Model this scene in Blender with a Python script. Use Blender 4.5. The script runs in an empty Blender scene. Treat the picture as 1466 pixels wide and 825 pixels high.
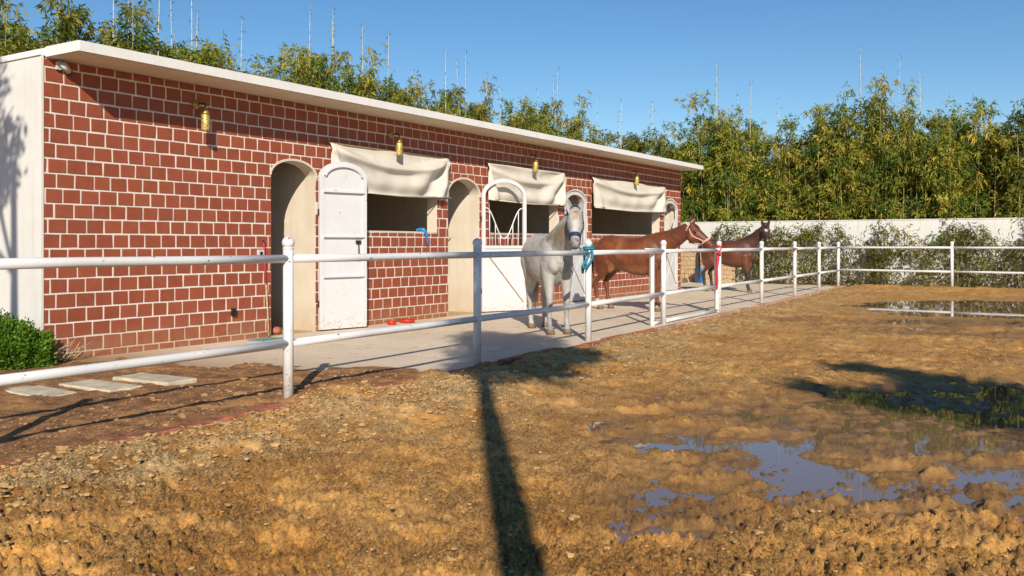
import bpy, bmesh, math, random
import numpy as np
from mathutils import Vector, Matrix
random.seed(7); rng = np.random.default_rng(7)
scene = bpy.context.scene
col = scene.collection
R = math.radians

# ------------------------------------------------------------------ camera, sky, sun, exposure
# world frame: x runs along the stable front (0 at its near corner), y = 0 is the front wall, the yard is at y < 0
CAM = Vector((-6.02, -10.33, 1.40)); YAW = 32.46
cd = bpy.data.cameras.new('camera'); cam = bpy.data.objects.new('camera', cd); col.objects.link(cam)
cam.location = CAM; cam.rotation_euler = (R(90), 0, R(YAW - 90))
cd.sensor_width = 36.0; cd.lens = 31.92; cd.shift_y = -63.5 / 1466; cd.clip_start = .1; cd.clip_end = 2000
scene.camera = cam
SUN_EL = 28.5; SUN_ROT = 232.85
w = bpy.data.worlds.new('World'); scene.world = w; w.use_nodes = True
wn = w.node_tree.nodes; wl = w.node_tree.links
sky = wn.new('ShaderNodeTexSky'); sky.sky_type = 'NISHITA'; sky.sun_disc = False
sky.sun_elevation = R(SUN_EL); sky.sun_rotation = R(SUN_ROT)
sky.altitude = 300; sky.air_density = 1.0; sky.dust_density = 0.05; sky.ozone_density = 3.0
hsv = wn.new('ShaderNodeHueSaturation'); hsv.inputs['Saturation'].default_value = 1.22; hsv.inputs['Value'].default_value = 1.25
wl.new(sky.outputs[0], hsv.inputs['Color']); wl.new(hsv.outputs[0], wn['Background'].inputs[0]); wn['Background'].inputs[1].default_value = 0.075
sd = bpy.data.lights.new('sun', 'SUN'); sun = bpy.data.objects.new('sun', sd); col.objects.link(sun)
sd.energy = 5.0; sd.angle = R(0.53); sd.color = (1.0, .90, .74)
sun.rotation_euler = Vector((1.32, 1.0, -1.656 * math.tan(R(SUN_EL)))).to_track_quat('-Z', 'Y').to_euler()
scene.view_settings.view_transform = 'Standard'; scene.view_settings.look = 'None'
scene.view_settings.gamma = 1.0; scene.view_settings.exposure = 0.18; scene.view_settings.use_curve_mapping = False
scene.cycles.max_bounces = 8; scene.cycles.transparent_max_bounces = 8

# ------------------------------------------------------------------ materials
MAT = {}
def newmat(name):
    m = bpy.data.materials.new(name); m.use_nodes = True; MAT[name] = m
    nt = m.node_tree; b = nt.nodes['Principled BSDF']
    return m, nt, b
def N(nt, t, **kw):
    n = nt.nodes.new(t)
    for k, v in kw.items():
        if k.startswith('i_'): n.inputs[k[2:].replace('_', ' ')].default_value = v
        else: setattr(n, k, v)
    return n
def ramp(nt, fac, stops):
    r = nt.nodes.new('ShaderNodeValToRGB'); e = r.color_ramp.elements
    while len(e) < len(stops): e.new(.5)
    for i, (p, c) in enumerate(stops):
        e[i].position = p; e[i].color = (*c, 1) if len(c) == 3 else c
    nt.links.new(fac, r.inputs[0]); return r.outputs[0]
def noise(nt, scale, detail=4, rough=.55, vec=None, dist=0):
    n = N(nt, 'ShaderNodeTexNoise'); n.inputs['Scale'].default_value = scale; n.inputs['Detail'].default_value = detail
    n.inputs['Roughness'].default_value = rough; n.inputs['Distortion'].default_value = dist
    if vec is not None: nt.links.new(vec, n.inputs['Vector'])
    return n.outputs['Fac']
def mixc(nt, fac, a, b, mode='MIX'):
    m = nt.nodes.new('ShaderNodeMix'); m.data_type = 'RGBA'; m.blend_type = mode
    def put(v, s):
        if hasattr(v, 'links'): nt.links.new(v, s)
        elif isinstance(v, (int, float)): s.default_value = v
        else: s.default_value = (*v, 1)
    put(fac, m.inputs[0]); put(a, m.inputs[6]); put(b, m.inputs[7]); return m.outputs[2]
def bump(nt, b, h, strength=.3, dist=.01):
    n = nt.nodes.new('ShaderNodeBump'); n.inputs['Strength'].default_value = strength; n.inputs['Distance'].default_value = dist
    nt.links.new(h, n.inputs['Height']); nt.links.new(n.outputs[0], b.inputs['Normal'])
def pos(nt): return nt.nodes.new('ShaderNodeNewGeometry').outputs['Position']
def objc(nt): return nt.nodes.new('ShaderNodeTexCoord').outputs['Object']
def orand(nt): return nt.nodes.new('ShaderNodeObjectInfo').outputs['Random']

def simple(name, c, rough=.6, metal=0, nscale=20, var=.12, bs=.15, bd=.004):
    m, nt, b = newmat(name)
    n = noise(nt, nscale, 5, .6, pos(nt))
    lo = tuple(x * (1 - var * 1.6) for x in c); hi = tuple(min(1, x * (1 + var)) for x in c)
    nt.links.new(ramp(nt, n, [(.3, lo), (.7, hi)]), b.inputs['Base Color'])
    b.inputs['Roughness'].default_value = rough; b.inputs['Metallic'].default_value = metal
    if bs: bump(nt, b, n, bs, bd)
    return m

# painted brick: slight per-brick tint, fine grain, dust towards the plinth comes as a stain of its own
m, nt, b = newmat('brick_red'); p = pos(nt)
at = N(nt, 'ShaderNodeAttribute'); at.attribute_name = 'tint'
g = noise(nt, 9, 6, .65, p); g2 = noise(nt, 70, 3, .6, p)
c = ramp(nt, at.outputs['Fac'], [(0, (.235, .053, .020)), (.5, (.27, .064, .025)), (1, (.31, .078, .032))])
c = mixc(nt, .35, c, ramp(nt, g, [(.3, (.2, .042, .02)), (.7, (.36, .098, .05))]))
sx = N(nt, 'ShaderNodeSeparateXYZ'); nt.links.new(p, sx.inputs[0])
mr = N(nt, 'ShaderNodeMapRange'); mr.inputs[1].default_value = .42; mr.inputs[2].default_value = .0; nt.links.new(sx.outputs[2], mr.inputs[0])
mm = N(nt, 'ShaderNodeMath', operation='MULTIPLY'); nt.links.new(mr.outputs[0], mm.inputs[0]); nt.links.new(ramp(nt, noise(nt, 3, 5, .7, p), [(.3, (0, 0, 0)), (.7, (.85, .85, .85))]), mm.inputs[1])
c = mixc(nt, mm.outputs[0], c, (.34, .19, .11))
chip = ramp(nt, noise(nt, 26, 5, .75, p), [(.69, (0, 0, 0)), (.72, (1, 1, 1))])
c = mixc(nt, chip, c, (.45, .22, .14))
nt.links.new(c, b.inputs['Base Color']); b.inputs['Roughness'].default_value = .62
bump(nt, b, g2, .35, .003)

m, nt, b = newmat('mortar'); p = pos(nt)
c = ramp(nt, noise(nt, 6, 6, .65, p), [(.3, (.66, .60, .54)), (.7, (.80, .74, .67))])
sx = N(nt, 'ShaderNodeSeparateXYZ'); nt.links.new(p, sx.inputs[0])
mr = N(nt, 'ShaderNodeMapRange'); mr.inputs[1].default_value = .38; mr.inputs[2].default_value = .0; nt.links.new(sx.outputs[2], mr.inputs[0])
c = mixc(nt, mr.outputs[0], c, (.50, .34, .19))
nt.links.new(c, b.inputs['Base Color']); b.inputs['Roughness'].default_value = .8; bump(nt, b, noise(nt, 60, 4, .6, p), .4, .004)

def plaster(name, a, bcol, stain, base_h=.5):
    m, nt, b = newmat(name); p = pos(nt)
    c = ramp(nt, noise(nt, 1.6, 6, .65, p), [(.3, a), (.7, bcol)])
    mp = N(nt, 'ShaderNodeMapping'); mp.inputs['Scale'].default_value = (7, 7, .5); nt.links.new(p, mp.inputs[0])
    st = ramp(nt, noise(nt, 1.4, 5, .6, mp.outputs[0]), [(.52, (0, 0, 0)), (.8, (.5, .5, .5))])
    c = mixc(nt, st, c, stain)
    sx = N(nt, 'ShaderNodeSeparateXYZ'); nt.links.new(p, sx.inputs[0])
    mr = N(nt, 'ShaderNodeMapRange'); mr.inputs[1].default_value = base_h; mr.inputs[2].default_value = 0; nt.links.new(sx.outputs[2], mr.inputs[0])
    mm = N(nt, 'ShaderNodeMath', operation='MULTIPLY'); nt.links.new(mr.outputs[0], mm.inputs[0]); nt.links.new(noise(nt, 4, 5, .7, p), mm.inputs[1])
    c = mixc(nt, mm.outputs[0], c, (.42, .28, .15))
    nt.links.new(c, b.inputs['Base Color']); b.inputs['Roughness'].default_value = .8
    bump(nt, b, noise(nt, 45, 5, .6, p), .3, .006)
plaster('white_plaster', (.62, .61, .59), (.70, .69, .67), (.46, .43, .39))
plaster('cream_plaster', (.60, .52, .42), (.70, .62, .51), (.48, .40, .30))
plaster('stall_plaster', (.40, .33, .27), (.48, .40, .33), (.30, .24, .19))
plaster('roof_white', (.70, .69, .68), (.77, .76, .75), (.62, .58, .52), .01)
plaster('soffit_cream', (.66, .57, .45), (.72, .63, .50), (.56, .47, .36), .01)

# white paint over steel with rust chips
def paint(name, base, chip_lo, rust=(.09, .045, .025)):
    m, nt, b = newmat(name); p = pos(nt)
    c = ramp(nt, noise(nt, 4, 5, .6, p), [(.3, tuple(x * .93 for x in base)), (.7, base)])
    d = noise(nt, 17, 4, .7, p); k = ramp(nt, d, [(chip_lo, (0, 0, 0)), (chip_lo + .012, (1, 1, 1))])
    halo = ramp(nt, d, [(chip_lo - .07, (0, 0, 0)), (chip_lo, (.45, .45, .45))])
    c = mixc(nt, halo, c, (.62, .50, .38)); c = mixc(nt, k, c, rust)
    sx = N(nt, 'ShaderNodeSeparateXYZ'); nt.links.new(p, sx.inputs[0]); mr = N(nt, 'ShaderNodeMapRange'); mr.inputs[1].default_value = .42; mr.inputs[2].default_value = .02; nt.links.new(sx.outputs[2], mr.inputs[0])
    sp = N(nt, 'ShaderNodeMath', operation='MULTIPLY'); nt.links.new(mr.outputs[0], sp.inputs[0]); nt.links.new(ramp(nt, noise(nt, 24, 5, .7, p), [(.46, (0, 0, 0)), (.64, (.75, .75, .75))]), sp.inputs[1]); c = mixc(nt, sp.outputs[0], c, (.40, .27, .15))
    nt.links.new(c, b.inputs['Base Color']); b.inputs['Roughness'].default_value = .38
    bump(nt, b, noise(nt, 30, 4, .6, p), .12, .003)
paint('fence_paint', (.70, .70, .71), .655)
paint('door_paint', (.65, .65, .67), .69)

m, nt, b = newmat('canvas'); p = pos(nt)
c = ramp(nt, noise(nt, 3, 6, .65, p), [(.3, (.55, .51, .44)), (.7, (.66, .62, .55))])
c = mixc(nt, ramp(nt, noise(nt, 11, 4, .7, p), [(.6, (0, 0, 0)), (.85, (.45, .45, .45))]), c, (.40, .33, .23))
nt.links.new(c, b.inputs['Base Color']); b.inputs['Roughness'].default_value = .85
wv = N(nt, 'ShaderNodeTexNoise'); wv.inputs['Scale'].default_value = 160; nt.links.new(p, wv.inputs['Vector'])
bump(nt, b, wv.outputs['Fac'], .15, .003)

m, nt, b = newmat('brass'); oc = pos(nt)
vo = N(nt, 'ShaderNodeTexVoronoi'); vo.inputs['Scale'].default_value = 45; nt.links.new(oc, vo.inputs['Vector'])
c = ramp(nt, vo.outputs['Distance'], [(.25, (.10, .07, .02)), (.42, (.72, .55, .18))])
nt.links.new(c, b.inputs['Base Color']); b.inputs['Metallic'].default_value = .55; b.inputs['Roughness'].default_value = .42
bump(nt, b, vo.outputs['Distance'], .6, .006)
simple('brass_plain', (.42, .30, .09), .45, .7)
simple('dark_metal', (.03, .028, .026), .5, .3)
simple('grey_plastic', (.55, .56, .58), .4)
simple('black_plastic', (.012, .012, .014), .35)
simple('kerb_red', (.36, .115, .065), .8, 0, 9, .42, .6, .012)
simple('kerb_worn', (.50, .29, .19), .8, 0, 9, .35, .6, .012)
simple('blue_plastic', (.02, .20, .55), .35, 0, 8)
simple('red_plastic', (.55, .03, .015), .4, 0, 8)
simple('green_mat', (.14, .33, .22), .8, 0, 40, .5)
simple('rope_teal', (.02, .22, .32), .7, 0, 90, .4, .6)
simple('rope_red', (.55, .03, .05), .7, 0, 90, .4, .6)
simple('rope_brown', (.28, .11, .05), .8, 0, 90, .4, .6)
simple('strap_navy', (.015, .035, .10), .55, 0, 60, .3)
simple('strap_pink', (.66, .38, .32), .6, 0, 60, .3)
simple('strap_dark', (.03, .018, .012), .6, 0, 60, .3)
simple('wood', (.30, .19, .10), .7, 0, 30, .3)
simple('hoof', (.20, .14, .085), .55, 0, 40, .35)
simple('eye', (.008, .005, .004), .08, 0, 5, .1, 0)
simple('bark', (.16, .12, .085), .85, 0, 30, .35, .8, .02)
simple('culm', (.36, .33, .14), .55, 0, 8, .25, .1)
simple('culm_pale', (.55, .52, .40), .6, 0, 8, .2, .1)
simple('slab_stone', (.56, .48, .35), .8, 0, 7, .22, .4, .01)
simple('tan_mat', (.52, .36, .20), .85, 0, 25, .3, .6, .01)
simple('straw', (.50, .40, .24), .8, 0, 25, .3)

def leafmat(name, stops, transl=.3):
    m, nt, b = newmat(name)
    at = N(nt, 'ShaderNodeAttribute'); at.attribute_name = 'tint'
    c = ramp(nt, at.outputs['Fac'], stops)
    oi = N(nt, 'ShaderNodeHueSaturation'); oi.inputs['Saturation'].default_value = 1
    mr = N(nt, 'ShaderNodeMapRange'); mr.inputs[3].default_value = .62; mr.inputs[4].default_value = 1.12; nt.links.new(orand(nt), mr.inputs[0])
    nt.links.new(mr.outputs[0], oi.inputs['Value']); nt.links.new(c, oi.inputs['Color']); c = oi.outputs[0]
    nt.links.new(c, b.inputs['Base Color']); b.inputs['Roughness'].default_value = .6; b.inputs['Specular IOR Level'].default_value = .22
    tr = N(nt, 'ShaderNodeBsdfTranslucent'); nt.links.new(c, tr.inputs[0])
    mx = N(nt, 'ShaderNodeMixShader'); mx.inputs[0].default_value = transl
    nt.links.new(b.outputs[0], mx.inputs[1]); nt.links.new(tr.outputs[0], mx.inputs[2])
    nt.links.new(mx.outputs[0], nt.nodes['Material Output'].inputs[0])
leafmat('bamboo_leaf', [(0, (.07, .13, .018)), (.35, (.18, .22, .03)), (.65, (.36, .32, .045)), (1, (.56, .40, .065))], .22)
leafmat('vine_leaf', [(0, (.05, .075, .012)), (.5, (.16, .155, .025)), (1, (.36, .27, .06))], .2)
leafmat('shrub_leaf', [(0, (.06, .15, .014)), (.6, (.16, .33, .025)), (1, (.30, .48, .05))])
leafmat('dark_leaf', [(0, (.02, .05, .012)), (1, (.06, .10, .02))])

# coat: colours of the animal kept per vertex, hair grain on top
def coat(name, rough):
    m, nt, b = newmat(name)
    at = N(nt, 'ShaderNodeAttribute'); at.attribute_name = 'coat'
    oc = objc(nt); g = noise(nt, 14, 5, .65, oc)
    mp = N(nt, 'ShaderNodeMapping'); mp.inputs['Scale'].default_value = (60, 60, 12); nt.links.new(oc, mp.inputs[0])
    h = noise(nt, 3, 3, .6, mp.outputs[0])
    c = mixc(nt, .5, at.outputs['Color'], ramp(nt, g, [(.3, (.62, .60, .58)), (.65, (1, 1, 1))]), 'MULTIPLY')
    c = mixc(nt, .35, c, ramp(nt, h, [(.35, (.6, .58, .55)), (.65, (1, 1, 1))]), 'MULTIPLY')
    nt.links.new(c, b.inputs['Base Color']); b.inputs['Roughness'].default_value = rough
    b.inputs['Sheen Weight'].default_value = .1
    ad = N(nt, 'ShaderNodeMath', operation='MULTIPLY_ADD'); nt.links.new(noise(nt, 6, 3, .5, oc, .6), ad.inputs[0]); ad.inputs[1].default_value = 6.0; nt.links.new(h, ad.inputs[2])
    bump(nt, b, ad.outputs[0], .35, .006)
coat('coat_grey', .62); coat('coat_brown', .52)
m, nt, b = newmat('hair')
at = N(nt, 'ShaderNodeAttribute'); at.attribute_name = 'coat'; nt.links.new(at.outputs['Color'], b.inputs['Base Color']); b.inputs['Roughness'].default_value = .5

# dirt: dry / damp / pale crust / red-brown strip from attributes computed with the terrain
m, nt, b = newmat('dirt'); p = pos(nt)
def att(nm):
    a = N(nt, 'ShaderNodeAttribute'); a.attribute_name = nm; return a.outputs['Fac']
n1 = noise(nt, .9, 6, .62, p); n2 = noise(nt, 7, 7, .68, p); n3 = noise(nt, 60, 6, .78, p)
c = ramp(nt, n1, [(.36, (.52, .250, .060)), (.46, (.64, .325, .082)), (.54, (.58, .315, .10)), (.64, (.76, .40, .105))])
c = mixc(nt, att('pale'), c, ramp(nt, n2, [(.36, (.54, .345, .145)), (.62, (.78, .56, .29))]))
c = mixc(nt, att('strip'), c, ramp(nt, n2, [(.36, (.30, .140, .056)), (.62, (.50, .26, .11))]))
c = mixc(nt, att('grey'), c, ramp(nt, n2, [(.36, (.30, .185, .088)), (.62, (.42, .265, .13))]))
c = mixc(nt, .5, c, ramp(nt, n2, [(.36, (.50, .44, .38)), (.5, (1, 1, 1)), (.62, (1.18, 1.14, 1.05))]), 'MULTIPLY')
n4 = noise(nt, 150, 4, .75, p)
mp = N(nt, 'ShaderNodeMapping'); mp.inputs['Rotation'].default_value = (0, 0, -R(YAW)); mp.inputs['Scale'].default_value = (1.6, .8, 1); nt.links.new(p, mp.inputs[0])
pan = noise(nt, 1.5, 5, .6, mp.outputs[0], .8)
gr = ramp(nt, pan, [(.38, (.45, .45, .45)), (.48, (.80, .80, .80)), (.58, (1, 1, 1))])
c = mixc(nt, ramp(nt, pan, [(.38, (.45, .45, .45)), (.47, (0, 0, 0))]), c, (.62, .325, .09))
c = mixc(nt, gr, c, ramp(nt, n3, [(.41, (.25, .20, .15)), (.46, (.78, .75, .70)), (.53, (1, 1, 1)), (.60, (1.35, 1.33, 1.28))]), 'MULTIPLY')
c = mixc(nt, .5, c, ramp(nt, n4, [(.42, (.40, .36, .32)), (.5, (1, 1, 1)), (.58, (1.25, 1.25, 1.22))]), 'MULTIPLY')
c = mixc(nt, att('wet'), c, mixc(nt, n2, (.21, .115, .042), (.36, .195, .068)))
nt.links.new(c, b.inputs['Base Color'])
rr = N(nt, 'ShaderNodeMapRange'); rr.inputs[3].default_value = .88; rr.inputs[4].default_value = .38; nt.links.new(att('wet'), rr.inputs[0]); nt.links.new(rr.outputs[0], b.inputs['Roughness'])
b.inputs['Specular IOR Level'].default_value = .35
hh = N(nt, 'ShaderNodeMath', operation='ADD'); nt.links.new(n3, hh.inputs[0]); nt.links.new(n2, hh.inputs[1])
bump(nt, b, hh.outputs[0], .75, .030)
bn = [q for q in nt.nodes if q.type == 'BUMP'][0]; nt.links.new(gr, bn.inputs['Strength'])

m, nt, b = newmat('clod'); p = pos(nt)
c = ramp(nt, noise(nt, 22, 5, .7, p), [(.3, (.36, .205, .078)), (.7, (.58, .375, .165))])
nt.links.new(c, b.inputs['Base Color']); b.inputs['Roughness'].default_value = .9; bump(nt, b, noise(nt, 90, 4, .7, p), .6, .008)

m, nt, b = newmat('clod_red'); p = pos(nt)
c = ramp(nt, noise(nt, 22, 5, .7, p), [(.3, (.27, .135, .058)), (.7, (.46, .27, .13))])
nt.links.new(c, b.inputs['Base Color']); b.inputs['Roughness'].default_value = .9; bump(nt, b, noise(nt, 90, 4, .7, p), .6, .008)

m, nt, b = newmat('muddy_water'); p = pos(nt)
b.inputs['Base Color'].default_value = (.19, .108, .062, 1); b.inputs['Roughness'].default_value = .02; b.inputs['IOR'].default_value = 1.45
b.inputs['Specular IOR Level'].default_value = .7
bump(nt, b, noise(nt, 5, 2, .5, p), .03, .01)

m, nt, b = newmat('concrete'); p = pos(nt)
n1 = noise(nt, .7, 6, .65, p); n2 = noise(nt, 6, 6, .7, p); n3 = noise(nt, 70, 4, .7, p)
c = ramp(nt, n1, [(.3, (.62, .50, .37)), (.55, (.72, .60, .46)), (.75, (.77, .66, .52))])
c = mixc(nt, ramp(nt, n2, [(.5, (0, 0, 0)), (.8, (.5, .5, .5))]), c, (.50, .37, .24))
c = mixc(nt, .4, c, ramp(nt, n3, [(.3, (.7, .68, .66)), (.6, (1, 1, 1))]), 'MULTIPLY')
sx = N(nt, 'ShaderNodeSeparateXYZ'); nt.links.new(p, sx.inputs[0])
mr = N(nt, 'ShaderNodeMapRange'); mr.inputs[1].default_value = 2.6; mr.inputs[2].default_value = .4; nt.links.new(sx.outputs[0], mr.inputs[0])
ad = N(nt, 'ShaderNodeMath', operation='MULTIPLY_ADD'); nt.links.new(n1, ad.inputs[0]); ad.inputs[1].default_value = 1.6; ad.inputs[2].default_value = -.75
a2 = N(nt, 'ShaderNodeMath', operation='ADD', use_clamp=True); nt.links.new(mr.outputs[0], a2.inputs[0]); nt.links.new(ad.outputs[0], a2.inputs[1])
a3 = N(nt, 'ShaderNodeMath', operation='MULTIPLY'); nt.links.new(a2.outputs[0], a3.inputs[0]); nt.links.new(mr.outputs[0], a3.inputs[1])
c = mixc(nt, a3.outputs[0], c, (.36, .22, .11))
nt.links.new(c, b.inputs['Base Color']); b.inputs['Roughness'].default_value = .8
bump(nt, b, n3, .35, .004)

# ------------------------------------------------------------------ mesh helpers
class MB:
    def __init__(s): s.v = []; s.f = []; s.sm = []
    def add(s, vs, fs, smooth=False):
        o = len(s.v); s.v += [tuple(x) for x in vs]; s.f += [tuple(i + o for i in f) for f in fs]; s.sm += [smooth] * len(fs); return s
    def box(s, x0, x1, y0, y1, z0, z1, T=None):
        vs = [Vector(q) for q in ((x0, y0, z0), (x1, y0, z0), (x1, y1, z0), (x0, y1, z0), (x0, y0, z1), (x1, y0, z1), (x1, y1, z1), (x0, y1, z1))]
        if T: vs = [T @ q for q in vs]
        return s.add(vs, [(0, 3, 2, 1), (4, 5, 6, 7), (0, 1, 5, 4), (1, 2, 6, 5), (2, 3, 7, 6), (3, 0, 4, 7)])
    def loft(s, rings, caps=True, smooth=True, closed=True):
        n = len(rings[0]); vs = [q for r in rings for q in r]; fs = []
        for i in range(len(rings) - 1):
            for j in range(n if closed else n - 1):
                k = (j + 1) % n; fs.append((i * n + j, i * n + k, (i + 1) * n + k, (i + 1) * n + j))
        if caps: fs.append(tuple(range(n))[::-1]); fs.append(tuple((len(rings) - 1) * n + j for j in range(n)))
        return s.add(vs, fs, smooth)
    def tube(s, pts, rad, seg=10, smooth=True):
        pts = [Vector(q) for q in pts]; rad = rad if hasattr(rad, '__len__') else [rad] * len(pts); rings = []
        up = None
        for i, q in enumerate(pts):
            t = (pts[min(i + 1, len(pts) - 1)] - pts[max(i - 1, 0)]).normalized()
            if up is None: up = Vector((0, 0, 1)) if abs(t.z) < .9 else Vector((1, 0, 0))
            a = t.cross(up).normalized(); up = a.cross(t).normalized()
            rings.append([q + a * (rad[i] * math.cos(2 * math.pi * j / seg)) + up * (rad[i] * math.sin(2 * math.pi * j / seg)) for j in range(seg)])
        return s.loft(rings, True, smooth)
    def lathe(s, prof, seg=16, c=(0, 0, 0), T=None):
        rings = [[Vector((c[0] + r * math.cos(2 * math.pi * j / seg), c[1] + r * math.sin(2 * math.pi * j / seg), c[2] + z)) for j in range(seg)] for r, z in prof]
        if T: rings = [[T @ q for q in r] for r in rings]
        return s.loft(rings, True, True)
    def ball(s, c, r, seg=14, rg=9, sc=(1, 1, 1)):
        rings = []
        for i in range(rg):
            a = -math.pi / 2 + math.pi * (i + .02) / (rg - 1 + .04)
            rings.append([Vector((c[0] + sc[0] * r * math.cos(a) * math.cos(2 * math.pi * j / seg), c[1] + sc[1] * r * math.cos(a) * math.sin(2 * math.pi * j / seg), c[2] + sc[2] * r * math.sin(a))) for j in range(seg)])
        return s.loft(rings, True, True)
    def build(s, name, mat, parent=None, loc=None, rz=None):
        me = bpy.data.meshes.new(name); me.from_pydata(s.v, [], s.f); me.update()
        me.polygons.foreach_set('use_smooth', s.sm)
        if mat: me.materials.append(MAT[mat])
        o = bpy.data.objects.new(name, me); col.objects.link(o)
        if parent: o.parent = parent
        if loc is not None: o.location = loc
        if rz is not None: o.rotation_euler = (0, 0, rz)
        return o
def empty(name, loc=(0, 0, 0), rz=0):
    o = bpy.data.objects.new(name, None); col.objects.link(o); o.location = loc; o.rotation_euler = (0, 0, rz); o.empty_display_size = .2; return o
def tag(o, label=None, cat=None, group=None, kind=None):
    if label: o['label'] = label
    if cat: o['category'] = cat
    if group: o['group'] = group
    if kind: o['kind'] = kind
    return o
def kids(o): return [c for c in bpy.data.objects if c.parent == o]
def copy_tree(o, parent=None, tree={}):
    c = o.copy(); col.objects.link(c); c.parent = parent
    for ch in o.children: copy_tree(ch, c)
    return c
def fattr(me, name, arr, dom='POINT'):
    a = me.attributes.new(name, 'FLOAT', dom); a.data.foreach_set('value', np.asarray(arr, dtype=np.float32))

# ------------------------------------------------------------------ numeric noise for terrain
def _hash(ix, iy, seed):
    h = (ix.astype(np.int64) * 374761393 + iy.astype(np.int64) * 668265263 + seed * 1442695041) & 0xffffffff
    h = ((h ^ (h >> 13)) * 1274126177) & 0xffffffff
    return ((h ^ (h >> 16)) & 0xffff) / 65535.0
def vnoise(x, y, seed=0):
    ix = np.floor(x); iy = np.floor(y); fx = x - ix; fy = y - iy
    sx_ = fx * fx * fx * (fx * (fx * 6 - 15) + 10); sy_ = fy * fy * fy * (fy * (fy * 6 - 15) + 10)
    a = _hash(ix, iy, seed); b_ = _hash(ix + 1, iy, seed); c_ = _hash(ix, iy + 1, seed); d = _hash(ix + 1, iy + 1, seed)
    return (a + (b_ - a) * sx_) * (1 - sy_) + (c_ + (d - c_) * sx_) * sy_ - .5
def fbm(x, y, seed=0, o=4, gain=.5):
    t = 0; a = 1
    for i in range(o): t = t + a * vnoise(x * 2 ** i + 17.3 * i, y * 2 ** i - 9.1 * i, seed + i); a *= gain
    return t
def cells(x, y, size, seed):                      # distance to the nearest jittered cell point, plus its random value
    gx = np.floor(x / size); gy = np.floor(y / size); best = np.full_like(x, 9.0); val = np.zeros_like(x)
    for i in (-1, 0, 1):
        for j in (-1, 0, 1):
            cx = gx + i; cy = gy + j
            px = (cx + _hash(cx, cy, seed)) * size; py = (cy + _hash(cx, cy, seed + 5)) * size
            an = _hash(cx, cy, seed + 9) * 3.14; dx = x - px; dy = y - py
            d = np.hypot(dx * np.cos(an) + dy * np.sin(an), 1.5 * (-dx * np.sin(an) + dy * np.cos(an))) / size
            k = d < best; best = np.where(k, d, best); val = np.where(k, _hash(cx, cy, seed + 3), val)
    return best, val
def sstep(a, b_, x): t = np.clip((x - a) / (b_ - a), 0, 1); return t * t * (3 - 2 * t)
KX = np.array([-40, -3, 0, 3.7, 7.65, 13.7, 24.4, 60]); KY = np.array([-4.66, -4.62, -4.58, -4.53, -4.46, -4.12, -3.62, -3.6])
def kerb_y(x): return np.interp(x, KX, KY)
FW = (math.cos(R(YAW)), math.sin(R(YAW)))
def spot(X, Z): return (CAM.x + X * FW[1] + Z * FW[0], CAM.y - X * FW[0] + Z * FW[1])
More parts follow.
